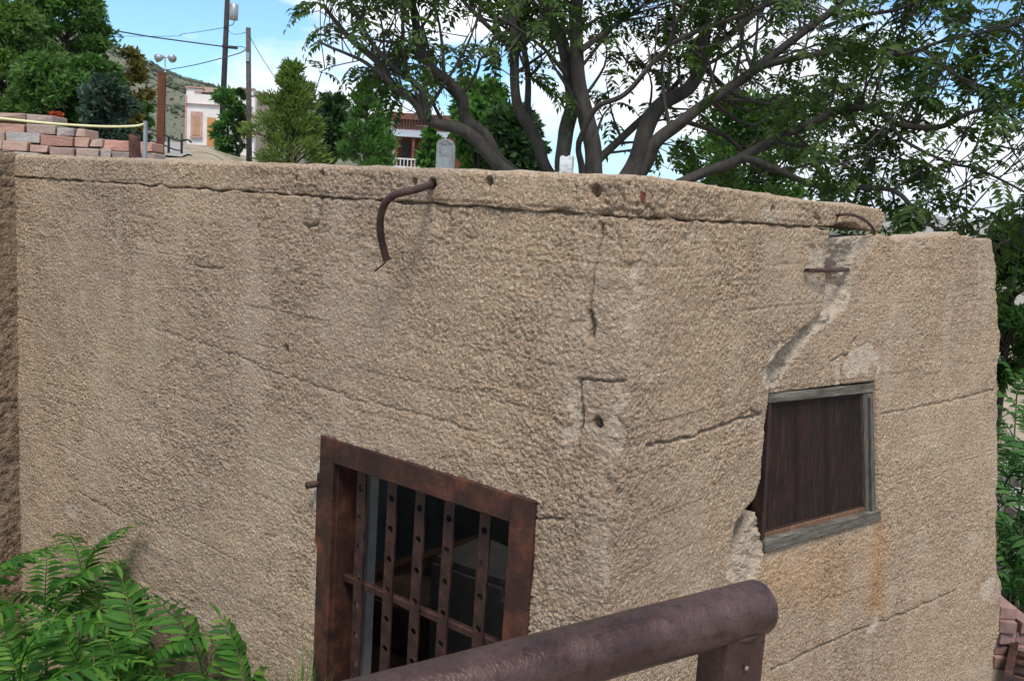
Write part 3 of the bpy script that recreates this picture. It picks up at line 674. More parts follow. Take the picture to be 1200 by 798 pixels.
wpart('sill_strip', [(897, 627), (1018, 595), (1020, 601), (896, 634)], .018, .05, PLANK, .002)
wpart('lath', [(1019, 466), (1022, 466), (1024, 600), (1021, 600)], -.004, .007, GREYWOOD, .001)
for i in range(7):                           # planks nailed behind the mesh
    f0, f1 = i / 7, (i + .84) / 7; q = lambda f, top: (899 + f * 118, 472 - 12 * f) if top else (895 + f * 124, 634 - 34 * f)
    dj = .022 * ((i * 37) % 5) / 5
    wpart('plank', [q(f0, 1), q(f1, 1), q(f1, 0), q(f0, 0)], .045 + dj, .062 + dj, DARKWOOD, .002)
gm = MB(); gA = [np.array(GF(*q)) for q in [(903, 473), (1015, 460), (1018, 600), (896, 632)]]
def gpt(u_, v_): 
    p = (gA[0] * (1 - u_) + gA[1] * u_) * (1 - v_) + (gA[3] * (1 - u_) + gA[2] * u_) * v_; return O3 + p[0] * D3 + p[1] * UP3 + Z * EYE - NN3 * .026
nu, nv = 46, 58
for i in range(nu + nv):                     # expanded metal: two families of diagonal strands
    for fam in (0, 1):
        a = i / nu; pts = []
        u0, v0 = (a, 0.) if a <= 1 else (1., (a - 1) * nu / nv)
        u1, v1 = (0., a * nu / nv) if a * nu / nv <= 1 else (a - nv / nu, 1.)
        if v0 > 1 or abs(u0 - u1) < .01: continue
        if fam: u0, u1 = 1 - u0, 1 - u1
        p, q = gpt(u0, v0), gpt(u1, v1); t = (q - p) / np.linalg.norm(q - p); sd = np.cross(t, NN3) * .0014
        off = NN3 * (.0012 * fam); gm.add([p - sd + off, p + sd + off, q + sd + off, q - sd + off], [(0, 1, 2, 3)])
gm.build('wire_mesh', RUST_MESH, win)
wpart('shade_sheet', [(880, 462), (1030, 446), (1032, 610), (880, 648)], .12, .14, DARKWOOD, 0)  # dark sheet standing in for the darkness behind the planks

# fallen pieces inside the cell
def chunk(name, c, size, mat, label, cat, rot=0., seed=0, jit=.12):
    r = np.random.default_rng(seed); m = MB(); v = []
    for kx in (-1, 1):
        for ky in (-1, 1):
            for kz in (-1, 1): v.append([kx, ky, kz])
    v = np.array(v) * .5 * np.array(size) * r.uniform(1 - jit, 1 + jit, (8, 3))
    ca, sa = cos(rot), sin(rot); v = np.stack([v[:, 0] * ca - v[:, 1] * sa, v[:, 0] * sa + v[:, 1] * ca, v[:, 2]], -1)
    b = bmesh.new(); vs_ = [b.verts.new(p) for p in v]; bmesh.ops.convex_hull(b, input=vs_); bmesh.ops.bevel(b, geom=b.edges[:], offset=min(size) * .08, segments=2, affect='EDGES')
    me = bpy.data.meshes.new(name); b.to_mesh(me); b.free(); me.materials.append(mat)
    o = bpy.data.objects.new(name, me); col.objects.link(o); o.location = c
    if label: tag(o, label, cat)
    return o
def inside(px, py, w):                       # point on the vertical plane w metres behind the front wall
    p = on_plane(px, py, C0 + D2 * w, D2).copy(); p[2] += EYE; return p
p = inside(580, 655, 1.75); jl = math.atan2(D1[1], D1[0])
zt = p[2]; chunk('fallen_slab', (p[0], p[1], (zt + .06) / 2 + 0.0), (.62, .45, zt - .06), mat_plain('pale_concrete', (.22, .195, .165), .9, .2, 5, .3), 'pale fallen concrete block on the floor inside the barred door', 'concrete block', jl, 4, .05)
p = inside(468, 690, 1.9); zt = p[2]; chunk('rubble_heap', (p[0], p[1], (zt + .06) / 2), (.9, .5, zt - .06), mat_plain('brown_rubble', (.16, .095, .065), .95, .35, 9, .8), 'brown broken rubble piled on the cell floor behind the bars', 'rubble', jl + .1, 6, .2)
for i, (a, c, nm) in enumerate([((455, 668, 1.5), (545, 640, 1.9), 'reddish brown timber leaning low across the rubble in the cell'), ((535, 560, 1.7), (600, 585, 2.3), 'dark timber leaning high across the cell behind the bars')]):
    A = inside(*a); B = inside(*c); A = A + (A - B) * .3; B = B + (B - A) * .2
    d = (B - A); L = np.linalg.norm(d); d /= L; sx = np.cross(d, Z); sx /= np.linalg.norm(sx); up = np.cross(sx, d)
    tag(MB().box(A, d, sx, up, (0, L), (-.05, .05), (-.03, .03)).build('timber', PLANK, bevel=.004), nm, 'timber')
A = inside(428, 640, .5)
tag(MB().box((A[0], A[1], .06), D1, D2, Z, (-.02, .02), (0, .05), (0, 1.95)).build('white_board', mat_plain('white_paint', (.55, .55, .50), .7, .15, 12, .2), bevel=.003), 'narrow white painted board standing inside the barred door', 'board')

# ------------------------------------------------------------------ handrail in front
hr = tag(empty('handrail', (0, 1.2, EYE - 1.6)), 'thick rusty purple-brown pipe handrail welded on a steel post', 'handrail')
HR = .04
e1 = at(886, 711, 1.32); e0 = at(470, 823, 1.03); dd = (e1 - e0) / np.linalg.norm(e1 - e0); e00 = e0 - dd * .9
hinv = Matrix.Translation((0, -1.2, -(EYE - 1.6)))
n_ = 40; pts = [e00 + (e1 - e00) * i / n_ for i in range(n_ + 1)]; 
pts += [e1 + dd * .006, e1 + dd * .010]; rad = [HR] * (n_ + 1) + [HR * .96, HR * .86]
o = MB().tube(pts, rad, 40).build('pipe', RUST_PIPE, hr, True); o.matrix_parent_inverse = hinv
pc_ = at(857, 790, 1.31); hd = np.array([dd[0], dd[1], 0]); hd /= np.linalg.norm(hd); sd = np.array([-hd[1], hd[0], 0])
ptop = e1 - dd * .042; 
o = MB().box((ptop[0], ptop[1], 0), hd, sd, Z, (-.037, .037), (-.03, .03), (EYE - 1.61, ptop[2] - .022)).build('post', RUST_PIPE, hr, bevel=.004); o.matrix_parent_inverse = hinv
wb = [ptop + hd * .037 * cos(a) * 1.02 + sd * .031 * sin(a) - Z * (.031 if abs(sin(a)) < .5 else .026) + hd * 0 for a in np.linspace(0, 2 * pi, 25)]
o = MB().tube(wb, .005, 6, False).build('weld_bead', RUST_PIPE, hr, True); o.matrix_parent_inverse = hinv
if True:
    q = ptop - sd * .032 - Z * .075 + hd * .01
    if (q - np.array([0, 0, EYE])) @ sd < (q - np.array([0, 0, EYE])) @ -sd: pass
    sgn = -1 if (-sd) @ q < 0 else 1
    q = ptop + sd * (.031 * (1 if sd @ (np.array([0, 0, EYE]) - ptop) > 0 else -1)) - Z * .07
    o = MB().tube([q - sd * .002, q + sd * .004 * (1 if sd @ (np.array([0, 0, EYE]) - ptop) > 0 else -1)], [.004, .003], 10).build('weld_spot', mat_plain('bright_weld', (.25, .22, .20), .6, .2, 30, .3, .6), hr, True); o.matrix_parent_inverse = hinv

# ------------------------------------------------------------------ vegetation
def leaflet(n=4):
    return None
def frond(npairs, L, ll, lw, droop, seed, detail=False, base_gap=.16):
    r = np.random.default_rng(seed); V = []; T = []
    def axis(f):                             # rachis curve in local x/z
        a = droop * f; return np.array([L * f * (1 - .12 * droop * f), .02 * sin(seed + 3 * f) * L, -L * .5 * a * f + L * .10 * sin(f * 2)])
    def leaf(p, d, up, l, w):
        d = d / np.linalg.norm(d); sd = np.cross(up, d); sd /= np.linalg.norm(sd) + 1e-9; up = np.cross(d, sd); b = len(V)
        if detail:
            for f, ww, dz in ((0, .05, 0), (.22, .8, .02), (.5, 1, 0), (.78, .62, -.06)):
                c = p + d * l * f + up * l * (dz - .10 * f * f); V.extend([c - sd * w * ww + up * w * .35 * ww, c, c + sd * w * ww + up * w * .35 * ww])
            V.append(p + d * l - up * l * .16)
            for q in range(3):
                for k_ in (0, 1):
                    i0 = b + q * 3 + k_; T.extend([(i0, i0 + 3, i0 + 4), (i0, i0 + 4, i0 + 1)])
            for k_ in (0, 1): T.append((b + 9 + k_, b + 12, b + 10 + k_))
        else:
            m = p + d * l * .42 + up * w * .0; V.extend([p, m - sd * w + up * w * .4, p + d * l - up * l * .12, m + sd * w + up * w * .4, m - up * l * .02]); T.extend([(b, b + 1, b + 4), (b + 1, b + 2, b + 4), (b + 4, b + 2, b + 3), (b, b + 4, b + 3)])
    for i in range(npairs):
        f = base_gap + (1 - base_gap) * i / npairs; p = axis(f); t = axis(min(1, f + .03)) - axis(f - .03); t /= np.linalg.norm(t); up = np.array([-t[2], 0, t[0]])
        sc_ = (.75 + .35 * sin(pi * (i + 1) / (npairs + 1))) * (1 if i < npairs - 2 else .8)
        for sg in (-1, 1):
            d = t * (.42 + .25 * f + r.normal(0, .06)) + np.array([0, sg, 0]) * .9 - up * (.18 + r.normal(0, .12)); leaf(p, d, up + r.normal(0, .15, 3), ll * sc_ * r.uniform(.88, 1.1), lw * sc_)
    t = axis(1) - axis(.95); leaf(axis(1), t, np.array([-t[2], 0, t[0]]), ll * .8, lw * .8)
    # rachis as a thin three-sided rod
    b = len(V); N = 7
    for i in range(N):
        c = axis(i / (N - 1)); rr = .0035 * (1.3 - i / N) * (L / .45)
        V.extend([c + np.array([0, rr, 0]), c + np.array([0, -rr, 0]), c + np.array([0, 0, -rr * 1.4])])
    for i in range(N - 1):
        for k_ in range(3):
            a0 = b + i * 3 + k_; a1 = b + i * 3 + (k_ + 1) % 3; T.extend([(a0, a1, a1 + 3), (a0, a1 + 3, a0 + 3)])
    return np.array(V), np.array(T)
def frame_of(d, up):
    d = d / (np.linalg.norm(d) + 1e-9); y = np.cross(up, d); y /= np.linalg.norm(y) + 1e-9; z = np.cross(d, y); return np.stack([d, y, z], 1)

LEAF_TREE = mat_leaf('tree_leaf', (.032, .060, .018), (.052, .090, .024), (.095, .13, .03), .4)
LEAF_NEAR = mat_leaf('sapling_leaf', (.030, .105, .018), (.062, .18, .026), (.16, .29, .05), .4, (.22, .20, .05))
LEAF_RIGHT = mat_leaf('yard_leaf', (.035, .10, .03), (.055, .14, .035), (.09, .19, .045), .35)  # deeper green for the saplings past the broken wall end
STEM = mat_plain('green_stem', (.12, .15, .06), .7, .2, 20, .2)

# near saplings by the wall
fr_near = []
for i in range(6):
    V, T = frond(13 + i % 3, .42 + .03 * i, .11, .0125, .5 + .22 * i, 100 + i, True)
    me = mesh_np('frond', V, None, T, True); me.materials.append(LEAF_NEAR); fr_near.append(me)
fr_right = []
for i in range(5):
    V, T = frond(10 + i % 3, .50 + .04 * i, .12, .018, .5 + .25 * i, 140 + i, True)
    me = mesh_np('frond', V, None, T, True); me.materials.append(LEAF_RIGHT); fr_right.append(me)
def sapling(px, py, Y, fronds, label, seed, group, meshes, mat_stem=STEM, lens=1.0, spread=1.0):
    r = np.random.default_rng(seed); tip = at(px, py, Y); zb = gz(tip[0], tip[1]) - .03
    root = tag(empty('sapling', (tip[0], tip[1], zb)), label, 'sapling', group)
    H = tip[2] - zb; b = np.array([r.normal(0, .05), r.normal(0, .05), 0])
    st = smooth_path([b, b * .5 + Z * H * .5 + np.array([r.normal(0, .03), r.normal(0, .03), 0]), Z * H], 5)
    MB().tube(st, list(np.linspace(.014, .005, len(st))), 7).build('stem', mat_stem, root, True)
    for i in range(fronds):
        f = 1 - .62 * (i / max(1, fronds - 1)) ** 1.2; a = i * 2.4 + r.uniform(-.4, .4); el = radians(62 - 45 * (i / fronds) + r.normal(0, 9))
        d = np.array([cos(a) * cos(el), sin(a) * cos(el), sin(el)]) ; Rm = frame_of(d, Z + .01); s_ = lens * r.uniform(.75, 1.15)
        k_ = min(len(st) - 1, int(f * (len(st) - 1) + .5)); o = link('frond', meshes[int(r.integers(len(meshes)))], None, root)
        Wm = Matrix.Identity(4)
        for ii in range(3):
            for jj in range(3): Wm[ii][jj] = Rm[ii][jj] * s_
            Wm[ii][3] = st[k_][ii]
        o.matrix_local = Wm
    return root
near_list = [(55, 725, 4.15, 14), (-25, 700, 4.0, 13), (95, 690, 4.3, 13), (25, 800, 3.6, 13), (100, 800, 3.75, 13), (165, 795, 3.9, 12), (235, 800, 3.85, 10), (290, 815, 3.75, 9), (-5, 860, 3.4, 10), (140, 850, 3.5, 10)]
near_lab = ['tall bright green sapling by the wall, between the wing wall and the long drooping frond', 'green sapling growing hard against the weathered wing wall', 'bright green sapling whose drooping frond stands highest against the concrete wall']
for i, (px, py, Y, n) in enumerate(near_list):
    sapling(px, py, Y, n, near_lab[i] if i < 3 else 'low green sapling nearest the rusty door, just before the grass tuft' if i == 7 else 'green sapling with an upright frond beside the one nearest the rusty door' if i == 6 else 'low green sapling with feathery leaves massed along the front wall', 200 + i, 'saplings along the front wall', fr_near)
# grass tuft beside the door
gt = at(352, 800, 3.35); gzb = gz(gt[0], gt[1]); r = np.random.default_rng(5); m = MB()
gh = gt[2] - gzb
for i in range(160):
    a = r.uniform(0, 2 * pi); l = r.uniform(.75, 1.12) * gh; w = .0045; o_ = np.array([r.normal(0, .03), r.normal(0, .03), 0]); d = np.array([cos(a), sin(a), 0]); sp = r.uniform(.02, .16)
    sd_ = np.array([-sin(a), cos(a), 0]); q = [o_, o_ + Z * l * .55 + d * sp * .4, o_ + Z * l * .85 + d * sp * 1.0, o_ + Z * l + d * sp * 1.5]
    V = []; 
    for j, c in enumerate(q): ww = w * (1 - .3 * j) ; V += [c - sd_ * ww, c + sd_ * ww]
    m.add(V, [(0, 1, 3, 2), (2, 3, 5, 4), (4, 5, 7, 6)])
o = m.build('grass_tuft', LEAF_NEAR); o.location = (gt[0], gt[1], gzb); tag(o, 'tall green grass tuft beside the rusty door frame', 'grass')

# big multi-stemmed tree behind the jail
def grow_tree(name, label, base, limbs, seed, leaf_mat, bark, fsize, nsub, ntwig, nfr, cat='tree', sub_len=(.5, 1.3), extra=None, back=.0, group=None, prune=None):
    r = np.random.default_rng(seed); root = tag(empty(name, tuple(base)), label, cat, group); inv = Matrix.Translation(tuple(-np.asarray(base)))
    tw = MB(); tips = []
    for li, (P, r0, r1, dens) in enumerate(limbs):
        sp = smooth_path(P, 7); rad = list(np.linspace(r0, r1, len(sp)) ** 1.0)
        lb = MB().tube(sp, rad, 12, True, .10); o = lb.build('limb', bark, root, True); o.matrix_parent_inverse = inv
        L = len(sp)
        for q in range(int(nsub * dens)):
            f = .30 + .70 * r.uniform() ** .8; i = min(L - 2, int(f * (L - 1))); p0 = np.asarray(sp[i]); t = np.asarray(sp[i + 1]) - p0; t /= np.linalg.norm(t) + 1e-9
            pr_ = r.normal(0, 1, 3); pr_ -= t * (pr_ @ t); pr_ /= np.linalg.norm(pr_); d = t * .5 + pr_ * .8 + Z * .22 + np.array([0, back, 0]); d /= np.linalg.norm(d)
            ln = r.uniform(*sub_len); b1 = p0 + d * ln * .5 + r.normal(0, .07, 3) * ln; b2 = p0 + d * ln + r.normal(0, .10, 3) * ln + Z * .1 * ln; br_ = smooth_path([p0, b1, b2], 4)
            if prune and not prune(b2): continue
            rb = min(rad[i] * .45, .02) * (.6 + .4 * ln); tw.tube(br_, list(np.linspace(rb, .004, len(br_))), 5, False)
            for w in range(ntwig):
                g = r.uniform(.35, 1); j = min(len(br_) - 2, int(g * (len(br_) - 1))); q0 = np.asarray(br_[j]); dv = d * .6 + r.normal(0, .7, 3) + Z * .15; dv /= np.linalg.norm(dv); l2 = r.uniform(.15, .5)
                q1 = q0 + dv * l2 * .5 + r.normal(0, .02, 3); q2 = q0 + dv * l2 + Z * .05; tw.tube([q0, q1, q2], [.005, .004, .003], 4, False); tips.append((q2, dv))
            tips.append((b2, d))
    if prune: tips = [t_ for t_ in tips if prune(t_[0])]
    o = tw.build('twigs', bark, root, True); o.matrix_parent_inverse = inv; tag(o, kind='stuff')
    tmpl = [frond(6 + k_ % 3, fsize * (.8 + .12 * k_), fsize * .30, fsize * .30 * .20, .7 + .25 * k_, 300 + k_) for k_ in range(5)]
    VV, TT = [], []; b = 0
    for (p, d) in tips:
        for q in range(int(r.integers(nfr[0], nfr[1] + 1))):
            V, T = tmpl[int(r.integers(5))]; dv = d * .5 + r.normal(0, .75, 3); dv[2] = dv[2] * .5 + .05; Rm = frame_of(dv, Z + r.normal(0, .2, 3)); s_ = r.uniform(.7, 1.15)
            VV.append((V * s_) @ Rm.T + p); TT.append(T + b); b += len(V)
    o = link('crown', mesh_np('crown', np.concatenate(VV), None, np.concatenate(TT)), leaf_mat, root); o.matrix_parent_inverse = inv
    return root
def limb(px, y0, y1):                        # pixels plus a distance that runs from y0 to y1 metres
    n = len(px); return [at(a, b, y0 + (y1 - y0) * i / (n - 1)) for i, (a, b) in enumerate(px)]
TB = at(690, 262, 8.6); TBz = gz(TB[0], TB[1]) - .15; tb = np.array([TB[0], TB[1], TBz])
def rooted(px, y0, y1, r0, r1, dens=1): 
    P = limb(px, y0, y1); b = np.array([tb[0] + .35 * (P[0][0] - tb[0]), tb[1] + .35 * (P[0][1] - tb[1]), TBz]); return ([b] + P, r0 * 1.1, r1, dens)
W = 8.5 / 1100 / 2
limbs = [
    rooted([(640, 240), (583, 192), (556, 162), (535, 150), (502, 141), (487, 120), (460, 99), (442, 72), (415, 50), (395, 28), (378, 5)], 8.5, 8.1, 17 * W, 4 * W, .9),
    (limb([(502, 141), (493, 105), (460, 78), (436, 51), (421, 24), (400, -10)], 8.3, 8.0), 8 * W, 3 * W, .8),
    (limb([(460, 99), (430, 75), (408, 64), (388, 56), (372, 48)], 8.2, 7.9), 5 * W, 2 * W, .8),
    rooted([(645, 240), (586, 189), (568, 159), (546, 141), (542, 117), (529, 99), (508, 81), (490, 51), (487, 27), (480, -15), (465, -80)], 8.7, 8.6, 16 * W, 7 * W, .8),
    (limb([(542, 112), (559, 84), (563, 70), (576, 60), (590, 45)], 8.7, 8.5), 4 * W, 2 * W, .5),
    rooted([(665, 240), (639, 195), (626, 158), (610, 132), (603, 100), (603, 53), (598, 10), (585, -50), (560, -120)], 8.6, 8.3, 15 * W, 7 * W, .7),
    (limb([(622, 150), (618, 130), (619, 92), (613, 53), (605, 16), (615, -40)], 8.65, 8.8), 9 * W, 5 * W, .6),
    rooted([(668, 240), (659, 195), (663, 158), (671, 118), (666, 87), (660, 53), (645, 16), (640, -40), (630, -120)], 8.5, 8.2, 19 * W, 9 * W, .6),
    rooted([(695, 240), (696, 195), (692, 158), (682, 118), (676, 66), (676, 0), (690, -70), (700, -160)], 8.4, 8.0, 22 * W, 10 * W, .7),
    (limb([(686, 250), (682, 200), (678, 175), (682, 158), (700, 126), (732, 111), (763, 76), (784, 53), (790, 21), (788, -20)], 8.3, 7.2), 8 * W, 3 * W, .6),
    (limb([(784, 53), (824, 34), (863, 21), (905, 3), (950, -20)], 7.5, 6.9), 5 * W, 3 * W, .8),
    rooted([(715, 240), (742, 197), (755, 158), (771, 126), (805, 105), (822, 76), (826, 30), (828, 0), (835, -80), (860, -170)], 8.7, 8.9, 22 * W, 9 * W, .8),
    (limb([(700, 195), (705, 184), (747, 145), (775, 118), (800, 90)], 8.8, 9.3), 12 * W, 6 * W, .5),
    rooted([(722, 240), (755, 197), (768, 168), (800, 142), (832, 118), (860, 100), (900, 70), (945, 35), (980, 10), (1040, -40)], 8.5, 7.9, 17 * W, 6 * W, 1.1),
    rooted([(735, 250), (815, 207), (860, 190), (900, 168), (950, 145), (990, 128), (1025, 128), (1050, 145), (1100, 149), (1145, 130), (1215, 122)], 8.6, 7.0, 13 * W, 3.5 * W, 1.2),
    (limb([(870, 186), (890, 190), (940, 212), (975, 222), (1015, 220), (1050, 225), (1075, 250), (1105, 275), (1140, 300)], 8.1, 7.1), 8 * W, 3 * W, .8),
    (limb([(870, 95), (895, 78), (950, 65), (1000, 58), (1050, 65), (1100, 75), (1130, 95), (1190, 140)], 8.2, 7.0), 8 * W, 3 * W, 1.1),
    (limb([(1040, 63), (1065, 62), (1100, 50), (1165, 35), (1220, 20)], 7.4, 6.9), 5 * W, 2 * W, .9),
    (limb([(1040, 140), (1060, 165), (1110, 190), (1150, 200), (1210, 230)], 7.4, 6.8), 4 * W, 2 * W, .9),
    (limb([(960, 35), (1000, 20), (1050, 12), (1080, 0), (1120, -20)], 7.8, 7.2), 5 * W, 2 * W, .7),
    (limb([(830, 60), (880, 20), (930, -30), (1000, -90)], 8.9, 9.6), 9 * W, 4 * W, 1.0),
    (limb([(822, 76), (860, 110), (910, 120), (960, 100), (1010, 100)], 9.0, 10.2), 7 * W, 3 * W, 1.4),
    (limb([(800, 142), (850, 160), (900, 200), (960, 190), (1020, 180)], 8.7, 10.0), 6 * W, 3 * W, 1.3),
    (limb([(680, 60), (720, 30), (750, 10), (790, -30)], 8.1, 8.9), 7 * W, 3 * W, 1.2),
    (limb([(605, 60), (560, 20), (520, -20), (450, -60)], 8.4, 9.0), 6 * W, 3 * W, 1.0),
    (limb([(672, 100), (640, 60), (600, 30), (560, 10)], 8.3, 7.6), 5 * W, 2 * W, .8)]
grow_tree('broadleaf_tree', 'big many-stemmed tree with grey limbs and feathery leaves spreading behind the jail', tb, limbs, 11, LEAF_TREE, BARK, .31, 14, 3, (1, 3), back=.45, prune=lambda p: p[0] > -1.85 and (p[2] > EYE + .85 if p[0] < .5 else p[2] > EYE + .35 if p[0] < 1.5 else True))

# generic small trees for the background
def bush_tree(name, label, px, py_top, py_base, Y, wpx, leaf_mat, seed, shape='round', leaf=.12, n=5000, bark=BARK_D, cat='tree', group=None, clumps=38, aspect=2.2, base=None, trunk_h=.25):
    r = np.random.default_rng(seed); top = at(px, py_top, Y); x, y = top[0], top[1]; zb = gz(x, y) if base is None else base
    zb_v = at(px, py_base, Y)[2]; H = top[2] - zb; Rr = wpx / FPX * Y / 2; z0 = max(zb + .1, zb_v - .2) - zb
    root = tag(empty(name, (x, y, zb)), label, cat, group)
    m = MB(); m.tube(smooth_path([np.array([0, 0, -.1]), np.array([r.normal(0, .03), 0, H * .4]), np.array([0, 0, H * .93])], 4), list(np.linspace(max(.05, Rr * .09), .015, 9)), 8)
    P = []; D = []
    for c in range(clumps):
        f = r.uniform(0, 1) ** .85; zz = z0 + (H - z0) * f
        if shape == 'cone': rad = Rr * (1.03 - f) ** .85 * (.55 + .65 * r.uniform())
        elif shape == 'column': rad = Rr * (.75 + .25 * sin(pi * min(1, f * 1.2))) * (1 if f < .85 else (1 - f) / .15)
        else: rad = Rr * math.sqrt(max(.03, 1 - (2 * f - 1.0) ** 2 * .92)) * (.82 + .3 * r.uniform())
        a = c * 2.399 + r.normal(0, .3); rr = rad * r.uniform(.35, .95); ctr = np.array([cos(a) * rr, sin(a) * rr, zz]); cr = Rr * (.30 if shape != 'column' else .4) * r.uniform(.7, 1.25) * (1 if shape == 'round' else (1.1 - .6 * f))
        m.tube([np.array([0, 0, max(.05, zz - rr * .6)]), ctr * np.array([.55, .55, 1]) - Z * rr * .15, ctr], [Rr * .028, Rr * .018, Rr * .008], 4, False)
        k_ = max(8, int(n / clumps)); q = r.normal(0, 1, (k_, 3)); q /= np.linalg.norm(q, axis=1)[:, None]; q *= (r.uniform(0, 1, (k_, 1)) ** .45) * cr; q[:, 2] *= .7; P.append(ctr + q)
        out = np.array([cos(a), sin(a), .9 if shape != 'round' else .2]); D.append(out + r.normal(0, .55 if shape != 'round' else .9, (k_, 3)))
    P = np.concatenate(P); P[:, 2] = np.maximum(P[:, 2], .05); D = np.concatenate(D); D /= np.linalg.norm(D, axis=1)[:, None]; S = np.cross(D, r.normal(0, 1, D.shape)); S /= np.linalg.norm(S, axis=1)[:, None]
    l = leaf * r.uniform(.6, 1.3, (len(P), 1)); w = l / aspect / 2 * 1.1; V = np.stack([P, P + D * l * .5 - S * w, P + D * l, P + D * l * .5 + S * w], 1).reshape(-1, 3)
    Q = np.arange(len(V)).reshape(-1, 4)
    m.build('trunk', bark, root, True); link('crown', mesh_np('crown', V, Q), leaf_mat, root)
    return root
G_MID = mat_leaf('bg_leaf_mid', (.042, .092, .026), (.068, .14, .034), (.11, .20, .046), .35)
G_MID2 = mat_leaf('bg_leaf_light', (.06, .112, .03), (.095, .16, .04), (.15, .22, .055), .35)
G_BLUE = mat_leaf('bg_leaf_blue', (.035, .062, .045), (.055, .088, .065), (.09, .125, .09), .2)
G_YEL = mat_leaf('bg_leaf_yellow', (.085, .13, .03), (.135, .19, .045), (.20, .25, .07), .35)
G_PINE = mat_leaf('bg_leaf_pine', (.045, .115, .028), (.078, .17, .04), (.12, .23, .055), .35)
G_DARK = mat_leaf('bg_leaf_dark', (.018, .042, .015), (.030, .062, .02), (.05, .09, .028), .25)
G_ORG = mat_leaf('bg_leaf_orange', (.075, .085, .025), (.12, .10, .03), (.17, .12, .03), .3, (.30, .08, .03))
bush_tree('broadleaf_tree', 'dense green tree above the sandstone block wall, reaching over the wire', 78, -22, 152, 17.5, 110, G_MID, 1, 'round', .115, 22000, clumps=80, aspect=3)
bush_tree('broadleaf_tree', 'yellowish green leafy tree at the far end of the block wall', 12, 12, 150, 16.0, 115, G_MID2, 2, 'round', .115, 22000, clumps=80, aspect=3)
bush_tree('broadleaf_tree', 'low dark green leafy bush overhanging the sandstone blocks', 55, 75, 155, 15.0, 110, G_MID, 21, 'round', .11, 17000, clumps=60, aspect=3)
bush_tree('broadleaf_tree', 'mid green leafy tree between the dense tree and the blue juniper', 108, 70, 158, 15.5, 70, G_MID, 22, 'round', .10, 11000, clumps=50, aspect=3)
bush_tree('juniper', 'blue-green juniper behind the yellow rope at the block wall', 126, 96, 172, 14.0, 55, G_BLUE, 3, 'round', .12, 8000, clumps=44, aspect=3.2)
bush_tree('shrub', 'thin shrub with orange seed heads beside the blue juniper', 152, 60, 165, 18.0, 45, G_ORG, 4, 'round', .14, 1900, clumps=26, cat='shrub')
bush_tree('shrub', 'low green shrub at the foot of the orange seeded shrub', 165, 118, 168, 19.0, 28, G_MID, 5, 'round', .14, 1500, clumps=20, cat='shrub')
bush_tree('pine_tree', 'feathery green tree directly in front of the pale building doorway', 267, 104, 182, 46, 36, G_PINE, 6, 'round', .34, 3600, clumps=36, aspect=3.5)
bush_tree('cypress_tree', 'slim dark cypress column beside the feathery tree at the pale building', 282, 108, 182, 45.5, 9, G_DARK, 7, 'column', .25, 1800, clumps=30, aspect=3)
bush_tree('pine_tree', 'broad yellow-green conifer next to the wooden pole', 343, 80, 186, 30, 118, G_YEL, 8, 'cone', .22, 11000, clumps=60, aspect=5)
bush_tree('broadleaf_tree', 'dark leafy tree squeezed between the two conifers', 391, 112, 186, 36, 42, G_DARK, 9, 'round', .28, 3600, clumps=36)
bush_tree('pine_tree', 'bright green conifer beside the porch of the brown shack', 432, 96, 188, 30, 86, G_PINE, 10, 'cone', .20, 10000, clumps=55, aspect=5)
bush_tree('pine_tree', 'dark green tree behind the curved leaning trunks, past the shack', 566, 98, 192, 24, 75, G_PINE, 12, 'round', .26, 6500, clumps=46, aspect=3)
bush_tree('broadleaf_tree', 'spreading dark tree behind the straight stems, hiding the salmon roof', 600, 132, 195, 23, 80, G_DARK, 13, 'round', .24, 4500, clumps=40)
bush_tree('shrub', 'small round bush in front of the brown shack porch', 505, 155, 192, 26, 22, G_PINE, 14, 'round', .2, 1600, clumps=20, cat='shrub')
bush_tree('broadleaf_tree', 'leafy tree on the slope behind the roof slab, filling the gap under the long limb', 880, 120, 260, 13.0, 140, G_MID, 15, 'round', .115, 13000, clumps=70, aspect=3)
bush_tree('broadleaf_tree', 'dark leafy tree growing past the broken end of the side wall', 1196, 268, 420, 8.6, 105, G_MID, 17, 'round', .10, 13000, clumps=60, aspect=3)

RED = mat_leaf('red_petal', (.35, .05, .02), (.45, .08, .03), (.5, .12, .04), .2)
bush_tree('flower_clump', 'orange-red flowers on top of the sandstone block wall', 66, 133, 142, 12.2, 13, RED, 31, 'round', .04, 500, clumps=14, cat='flowers', base=at(66, 147, 12.2)[2])
# saplings, stones and iron in the yard past the broken wall end
for i, (px, py, Y, n) in enumerate([(1192, 455, 8.2, 12), (1205, 500, 7.6, 12), (1180, 560, 7.4, 11), (1200, 610, 6.9, 13), (1185, 650, 6.9, 12), (1215, 560, 7.3, 12), (1190, 685, 6.6, 12), (1175, 420, 10, 9), (1225, 440, 9, 10)]):
    sapling(px, py, Y, n, 'green feathery sapling among the rubble past the broken wall end', 400 + i, 'saplings past the broken wall end', fr_right, lens=1.05)
STONE_G = mat_plain('grey_stone', (.33, .31, .29), .9, .3, 5, .6, rnd=.25)
r = np.random.default_rng(33)
for i in range(26):
    px = r.uniform(1168, 1225); py = r.uniform(470, 740); 
    t = ray(px, py); 
    Y = r.uniform(6.2, 11.5); t = ray(px, 600); X = t[0] / t[1] * Y + r.normal(0, .15); sz = r.uniform(.18, .42)
    chunk('rubble_stone', (X, Y, gz(X, Y) + sz * .22), (sz, sz * r.uniform(.6, 1), sz * r.uniform(.45, .8)), STONE_G, None, None, r.uniform(0, 3), 500 + i, .3)
    tag(col.objects[-1], 'angular grey stone lying among the saplings past the broken wall end', 'stone', 'rubble stones past the broken wall end')

